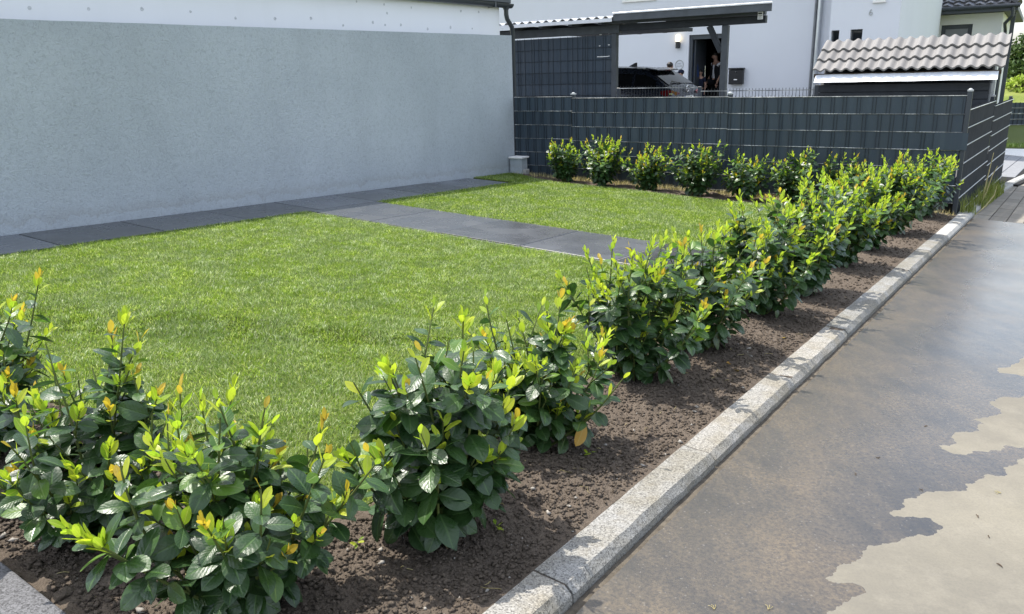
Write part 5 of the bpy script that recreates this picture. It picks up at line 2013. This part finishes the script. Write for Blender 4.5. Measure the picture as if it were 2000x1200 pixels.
def shrub_layout(seed, H, Rr, young, nst, lean_bias=(0, 0), leafsize=0.092, sparse=1.0):
    rr = random.Random(seed)
    stems, leaves = [], []

    def grow(p0, d0, length, r0, level, tipped=True):
        n = max(5, int(length / 0.028))
        pts, p, d = [p0.copy()], p0.copy(), d0.copy()
        wob = Vector((rr.uniform(-1, 1), rr.uniform(-1, 1), 0)) * 0.05
        for i in range(n):
            d = (d + Vector((0, 0, 0.055)) + wob * 0.6 + Vector((rr.uniform(-1, 1), rr.uniform(-1, 1), rr.uniform(-.5, .5))) * 0.045).normalized()
            p = p + d * (length / n)
            pts.append(p.copy())
        stems.append((pts, r0))
        phi = rr.uniform(0, 6.28)
        yl = rr.uniform(0.045, 0.085) * (0.7 + 0.6 * young) if tipped else 0.0
        yfrac = 1 - yl / length if tipped else 1.0
        step = 0.0205 * sparse
        s = 0.05 if level == 0 else 0.02
        if level == 0 and length > 0.3:
            s = 0.07
        while s < length * yfrac:
            t = s / length * n
            i = min(n - 1, int(t))
            pp = pts[i].lerp(pts[i + 1], t - i)
            dd = (pts[i + 1] - pts[i]).normalized()
            phi += 2.4 + rr.uniform(-0.35, 0.35)
            ref = Vector((0, 0, 1)) if abs(dd.z) < 0.95 else Vector((1, 0, 0))
            a_ = (ref - dd * ref.dot(dd)).normalized()
            b_ = dd.cross(a_)
            rad = a_ * math.cos(phi) + b_ * math.sin(phi)
            rel = s / (length * yfrac)
            ang = R(rr.uniform(62, 100) - 22 * rel * rel)
            if level == 0 and rel < 0.3:
                ang += R(18)
            ld = (dd * math.cos(ang) + rad * math.sin(ang)).normalized()
            ld = (ld + Vector((0, 0, -0.10))).normalized()
            size = leafsize * rr.uniform(0.78, 1.12) * (0.82 + 0.18 * math.sin(math.pi * rel))
            if rel > 0.86:
                size *= 0.8
            leaves.append((pp, ld, dd, size, 'm' if rr.random() < (rel - 0.64) * 1.6 * (0.35 + 0.8 * young) else 'd'))
            s += step * rr.uniform(0.75, 1.3)
        if tipped:
            ny = rr.randint(5, 8) if rr.random() < 0.28 + 0.72 * young else rr.randint(1, 3)
            orange = rr.random() < (0.28 if H < 0.70 else 0.17)
            for q_ in range(ny):
                f_ = q_ / max(1, ny - 1)
                t = (yfrac + (1 - yfrac) * f_) * n
                i = min(n - 1, int(t))
                pp = pts[i].lerp(pts[i + 1], t - i)
                dd = (pts[i + 1] - pts[i]).normalized()
                phi += 2.4
                ref = Vector((0, 0, 1)) if abs(dd.z) < 0.95 else Vector((1, 0, 0))
                a_ = (ref - dd * ref.dot(dd)).normalized()
                b_ = dd.cross(a_)
                rad = a_ * math.cos(phi) + b_ * math.sin(phi)
                ang = R(rr.uniform(24, 46) * (1 - 0.62 * f_))
                ld = (dd * math.cos(ang) + rad * math.sin(ang)).normalized()
                size = leafsize * (0.60 - 0.20 * f_) * rr.uniform(0.8, 1.1)
                leaves.append((pp, ld, dd, size, 't' if (orange and f_ > 0.55) else 'y'))

    for i in range(nst):
        an = 2 * math.pi * (i + rr.uniform(-0.3, 0.3)) / nst * 1.0 + seed
        inner_ = (i % 3 == 0)
        tilt = R(rr.uniform(4, 18)) if inner_ else R(rr.uniform(22, 55))
        base = Vector((0.04 * math.cos(an), 0.04 * math.sin(an), 0.0)) * rr.uniform(0.3, 1.3)
        d0 = Vector((math.sin(tilt) * math.cos(an) + lean_bias[0], math.sin(tilt) * math.sin(an) + lean_bias[1], math.cos(tilt))).normalized()
        hgt = H * (rr.uniform(0.80, 1.02) if inner_ else rr.uniform(0.55, 0.98))
        length = min(hgt / max(0.6, math.cos(tilt * 0.8)), Rr / max(0.05, math.sin(tilt)) * 1.05)
        length = max(length, 0.22)
        grow(base, d0, length, 0.0055, 0)
        pts = stems[-1][0]
        for k in range(rr.randint(1, 3) if not inner_ else rr.randint(2, 4)):
            q_ = rr.randint(int(len(pts) * 0.25), int(len(pts) * 0.72))
            an2 = rr.uniform(0, 6.28)
            out = Vector((math.cos(an + rr.uniform(-1.3, 1.3)), math.sin(an + rr.uniform(-1.3, 1.3)), 0))
            d2 = (out * rr.uniform(0.5, 0.9) + Vector((0, 0, 0.8))).normalized()
            grow(pts[q_], d2, rr.uniform(0.11, 0.22) * (H / 0.65), 0.0034, 1)
    return stems, leaves


def leaf_matrix(pp, ld, dd, size, rr):
    z = dd - ld * dd.dot(ld)
    if z.length < 1e-3:
        z = Vector((0, 0, 1)) - ld * ld.z
    z = (z.normalized() + Vector((0, 0, 0.5)))
    z = (z - ld * z.dot(ld)).normalized()
    roll = rr.gauss(0, 0.35)
    y = z.cross(ld).normalized()
    y2 = y * math.cos(roll) + z * math.sin(roll)
    z2 = ld.cross(y2).normalized()
    m = Matrix((ld * size, y2 * size, z2 * size)).transposed().to_4x4()
    m.translation = pp
    return m


def shrub(label, px, py, H, seed, young=0.6, nst=11, near=True, lean=(0, 0), Rr=0.30, group='laurel shrubs planted along the lawn', nobj=290, old=False, leafsize=0.092, sparse=1.0, xy=None):
    g0 = on_ground(px, py) if xy is None else Vector((xy[0], xy[1], 0))
    root = thing('laurel_shrub', label, 'shrub', (g0.x, g0.y, gz(g0.x, g0.y) + 0.02), 0.0, group)
    stems, leaves = shrub_layout(seed, H * 0.95, Rr, young, int(nst * 1.45), lean, leafsize, sparse)
    rr = random.Random(seed + 5)
    b = MB()
    for pts, r0 in stems:
        nn_ = len(pts)
        b.tube(pts, [r0 * (1 - 0.65 * i / nn_) for i in range(nn_)], 6 if near else 4, cap=False)
    b.build('stems', M['stem'], root, smooth=True)
    good = []
    for lf in leaves:
        pp, ld, dd, size, kd = lf
        tip = pp + ld * size
        if min(tip.z, pp.z) < 0.004:
            continue
        good.append(lf)
    mats = {'d': 0, 'y': 1, 't': 2, 'm': 3}
    joined = good
    if near:
        # the leaves that show most (outermost from the middle) become objects of their own
        cen = Vector((0, 0, H * 0.45))
        toc = (CAM - Vector((g0.x, g0.y, 0.3))).normalized()
        good.sort(key=lambda l: -((l[0] + l[1] * l[3] * 0.6 - cen).dot(toc) + 0.5 * (l[0] + l[1] * l[3] - cen).length + (0.1 if l[4] != 'd' else 0)))
        oldi = min(range(nobj), key=lambda k: abs(good[k][0].z - 0.13) + (0 if good[k][4] == 'd' else 9) - 0.8 * (good[k][0] + good[k][1] * good[k][3]).dot(toc)) if old else -1
        for li, (pp, ld, dd, size, kd) in enumerate(good[:nobj]):
            me = rr.choice({'d': ME_D, 'm': ME_M, 'y': ME_Y, 't': ME_T}[kd])
            if li == oldi:
                me = ME_O[0]
                ld = (ld + Vector((0, 0, -1.2))).normalized()
            link('leaf', me, root, leaf_matrix(pp, ld, dd, size, rr))
        joined = good[nobj:]
    if joined:
        Vs, Fs, Us, Ms = [], [], [], []
        o = 0
        for pp, ld, dd, size, kd in joined:
            src = (HI_D if near else LO_D) if kd in 'dm' else (HI_Y if near else LO_Y)
            v, f, uv = src[rr.randrange(len(src))]
            m = np.array(leaf_matrix(pp, ld, dd, size, rr))
            Vs.append(v @ m[:3, :3].T + m[:3, 3])
            Fs.append(f + o)
            Us.append(uv)
            Ms.append(np.full(len(f), mats[kd]))
            o += len(v)
        me = np_mesh('foliage', np.concatenate(Vs), np.concatenate(Fs), [M['leaf_dark_i'], M['leaf_young_i'], M['leaf_tip_i'], M['leaf_mid_i']], True, np.concatenate(Us), np.concatenate(Ms))
        kind(link('foliage', me, root), 'stuff')
    return root


FR = 'laurel shrubs planted in the front bed'
BK = 'laurel shrubs planted before the fence'
shrub('leafy laurel shrub at the left edge, farthest along the left bed', -25, 905, 0.69, 1, 0.5, 13, True, group=FR, Rr=0.36)
shrub('laurel shrub with upright bare-tipped stems beside the left edge shrub', 205, 1050, 0.66, 2, 0.3, 13, True, group=FR, Rr=0.34)
shrub('big laurel shrub in the bottom corner, lowest leaves near the picture edge', 478, 1198, 0.60, 3, 0.42, 15, True, group=FR, Rr=0.37)
shrub('tall dark laurel shrub with few yellow tips, first beside the granite kerb', 862, 1050, 0.72, 4, 0.10, 12, True, group=FR, Rr=0.27, sparse=0.95, leafsize=0.104)
shrub('laurel shrub with one dry orange leaf at its foot and bright tips', 1050, 876, 0.60, 5, 0.6, 13, True, group=FR, Rr=0.32, old=True)
shrub('laurel shrub standing before the end of the slab path, tips bright yellow', 1238, 748, 0.70, 6, 0.85, 13, True, group=FR, Rr=0.42)
shrub('laurel shrub with visible thin stems just beyond the path-end shrub', 1372, 692, 0.72, 7, 0.55, 12, True, group=FR, Rr=0.38, nobj=240)
shrub('fourth laurel shrub along the kerb from the tall dark one', 1482, 620, 0.75, 8, 0.75, 12, True, group=FR, Rr=0.42, nobj=220)
shrub('fifth laurel shrub along the kerb, with orange tinted tips', 1566, 580, 0.78, 9, 0.9, 14, True, group=FR, Rr=0.44, nobj=200)
shrub('sixth laurel shrub along the kerb counted from the tall dark one', 1634, 525, 0.77, 10, 0.9, 16, False, group=FR, Rr=0.49)
shrub('seventh laurel shrub along the kerb, deep inside the closed hedge part', 1688, 492, 0.80, 11, 0.9, 16, False, group=FR, Rr=0.51)
shrub('second last laurel shrub along the kerb before the fence corner', 1740, 460, 0.80, 12, 1.0, 18, False, group=FR, Rr=0.56)
shrub('last laurel shrub along the kerb, touching the fence corner', 1797, 428, 0.76, 13, 1.0, 18, False, group=FR, Rr=0.59)
shrub('first dark laurel shrub at the fence, next to the wall end', 1103, 357, 0.62, 21, 0.4, 15, False, group=BK, Rr=0.44)
shrub('tallest yellow-tipped laurel shrub at the fence, second from the wall', 1176, 365, 0.72, 22, 1.0, 16, False, group=BK, Rr=0.46)
shrub('broad yellowish laurel shrub at the fence, third from the wall', 1266, 374, 0.63, 23, 0.9, 16, False, group=BK, Rr=0.51)
shrub('shiny dark laurel shrub at the fence, fourth from the wall', 1362, 385, 0.70, 24, 0.35, 16, False, group=BK, Rr=0.51)
shrub('laurel shrub at the fence split into two arms, fifth from the wall', 1456, 393, 0.62, 25, 0.4, 15, False, group=BK, Rr=0.54)
shrub('dark laurel shrub at the fence half hidden behind the kerb row', 1552, 401, 0.70, 26, 0.25, 14, False, group=BK, Rr=0.44)
shrub('laurel shrub at the fence nearest the corner, behind the kerb row', 1648, 405, 0.66, 27, 0.7, 11, False, group=BK, Rr=0.39)

# dry grass along the fence foot, weeds by the corner post, dead stalks
rg4 = np.random.default_rng(14)
pts = []
for i in range(4200):
    s, t = rg4.random() * FLEN, -0.03 - 0.22 * rg4.random() ** 1.5
    p = FL + FX * s + FY * t
    if noise.noise((p.x * 3, p.y * 3, 2)) > -0.25:
        pts.append((p.x, p.y))
V, Fq = blades(np.array(pts), rg4, 0.03, 0.10, 0.005, 0.0, lean=(0.1, 1.0), coh=0.2)
kind(link('dry_grass', np_mesh('dry_grass', V, Fq, M['straw'])), 'stuff')
pts = []
while len(pts) < 1000:
    s, t = rg4.random() * 3.3 + 0.02, 0.03 + 0.16 * rg4.random()
    p = FC + SX * s + Vector((SX.y, -SX.x, 0)) * t
    if noise.noise((p.x * 2.2, p.y * 2.2, 8)) > -0.35 * (s > 1.0):
        pts.append((p.x, p.y))
V, Fq = blades(np.array(pts), rg4, 0.08, 0.30, 0.006, 0.0, lean=(0.05, 0.75), coh=0.15)
kind(link('weeds', np_mesh('weeds', V, Fq, M['weed'])), 'stuff')
p = FC + SX * 1.35 + Vector((SX.y, -SX.x, 0)) * 0.12
b = MB()
zz = gz(p.x, p.y)
sxv = SX
def sp(a, b_, z):
    v = p + SX * a + Vector((SX.y, -SX.x, 0)) * b_
    return (v.x, v.y, zz + z)
b.tube([sp(-0.1, 0, 0.0), sp(0.15, 0.02, 0.16), sp(0.45, 0.03, 0.33), sp(0.8, 0.04, 0.42)], [0.010, 0.009, 0.007, 0.004], 6)
b.tube([sp(-0.05, 0.01, 0.0), sp(0.2, 0.0, 0.28), sp(0.45, 0.0, 0.52), sp(0.55, 0.0, 0.62)], [0.009, 0.008, 0.006, 0.004], 6)
b.tube([sp(-1.1, 0.04, 0.02), sp(-0.4, 0.08, 0.05), sp(0.3, 0.10, 0.10), sp(0.9, 0.06, 0.16)], [0.004, 0.007, 0.007, 0.004], 6)
o = b.build('dead_stalk', M['straw'])
tag(o, 'pale dead stalks leaning on the side fence among weeds', 'stalk')

# stones and a few fallen leaves on the soil
for i, (px, py, s, lb) in enumerate(((235, 1152, 0.034, 'flat brown clod lying under the second shrub'), (125, 1178, 0.026, 'jagged brown clod beside the grey edging stone'))):
    c = on_ground(px, py)
    rr = random.Random(i)
    bm = bmesh.new()
    bmesh.ops.create_icosphere(bm, subdivisions=2, radius=1)
    for v in bm.verts:
        n_ = noise.noise(v.co * 1.5 + Vector((i * 5, 0, 0)))
        v.co = Vector((v.co.x * 1.3, v.co.y * 0.7, v.co.z * 0.42)) * s * (1 + 0.5 * n_)
    me = bpy.data.meshes.new('soil_clod'); bm.to_mesh(me); bm.free()
    me.materials.append(M['soil'])
    o = link('clod', me)
    o.location = (c.x, c.y, soil_h(c.x, c.y) + s * 0.15)
    o.rotation_euler = (0.1, 0.1, 0.4 + i)
    tag(o, lb, 'clod')
for i, (px, py, lb) in enumerate(((1417, 723, 'orange fallen leaf on the soil before the path-end shrubs'), (1442, 742, 'small orange fallen leaf on soil close to the kerb'), (1535, 668, 'curled pale dead leaf on the soil near the kerb'))):
    c = on_ground(px, py)
    o = link('fallen_leaf', ME_O[0] if i < 2 else ME_T[0], None)
    o.scale = (0.045,) * 3
    o.location = (c.x, c.y, soil_h(c.x, c.y) + 0.006)
    o.rotation_euler = (0.2, 0.1, i * 1.7)
    tag(o, lb, 'leaf')

def scatter_bits(name, n, area, smin, smax, seed, m, flat):
    me = clods(n, area, smin, smax, seed)
    me.name = name
    me.materials.clear()
    me.materials.append(m)
    return kind(link(name, me), 'stuff')


M['pebble'] = plain('grey_pebble', (0.27, 0.25, 0.22), 0.8, 0.3, var=0.4, scale=35)
scatter_bits('pebbles', 170, area_front, 0.003, 0.012, 31, M['pebble'], 1)
scatter_bits('pebbles', 110, area_left, 0.003, 0.013, 32, M['pebble'], 1)
b = MB()
rr = random.Random(77)
for i in range(70):
    a, p = (-0.8 + 3.6 * rr.random() ** 1.4, 0.03 + 0.52 * rr.random()) if i < 45 else (-0.8 + 0.5 * rr.random(), 0.5 + 1.6 * rr.random())
    x, y = kw(a, p)
    an, ln = rr.uniform(0, 6.28), rr.uniform(0.015, 0.06)
    pts = []
    for k in range(4):
        xx, yy = x + math.cos(an) * ln * k / 3, y + math.sin(an) * ln * k / 3
        an += rr.uniform(-0.5, 0.5)
        pts.append((xx, yy, soil_h(xx, yy) + 0.003 + 0.004 * math.sin(k)))
    b.tube(pts, rr.uniform(0.0006, 0.0014), 4)
kind(b.build('root_bits', M['straw']), 'stuff')
for i, (px, py, lb) in enumerate(((1140, 905, 'wilted green sprig lying on the soil beside the shrub with the dry leaf'), (695, 1092, 'small green weed sprouting from soil at the foot of the tall dark shrub'), (985, 1050, 'tiny pale green seedling on the soil beside the kerb'))):
    c = on_ground(px, py)
    z = soil_h(c.x, c.y)
    t = thing('sprig', lb, 'sprig', (c.x, c.y, z), i * 1.3)
    MB().tube([(0, 0, -0.005), (0.012, 0.002, 0.012), (0.035, 0.0, 0.018)], 0.0012, 5).build('stem', M['stem'], t)
    rr = random.Random(i)
    for k in range(5):
        d = Vector((math.cos(k * 1.3) + 0.5, math.sin(k * 1.3), 0.35)).normalized()
        link('leaf', ME_Y[k % len(ME_Y)], t, leaf_matrix(Vector((0.007 * k, 0, 0.006 + 0.003 * k)), d, Vector((0, 0, 1)), rr.uniform(0.015, 0.03), rr))
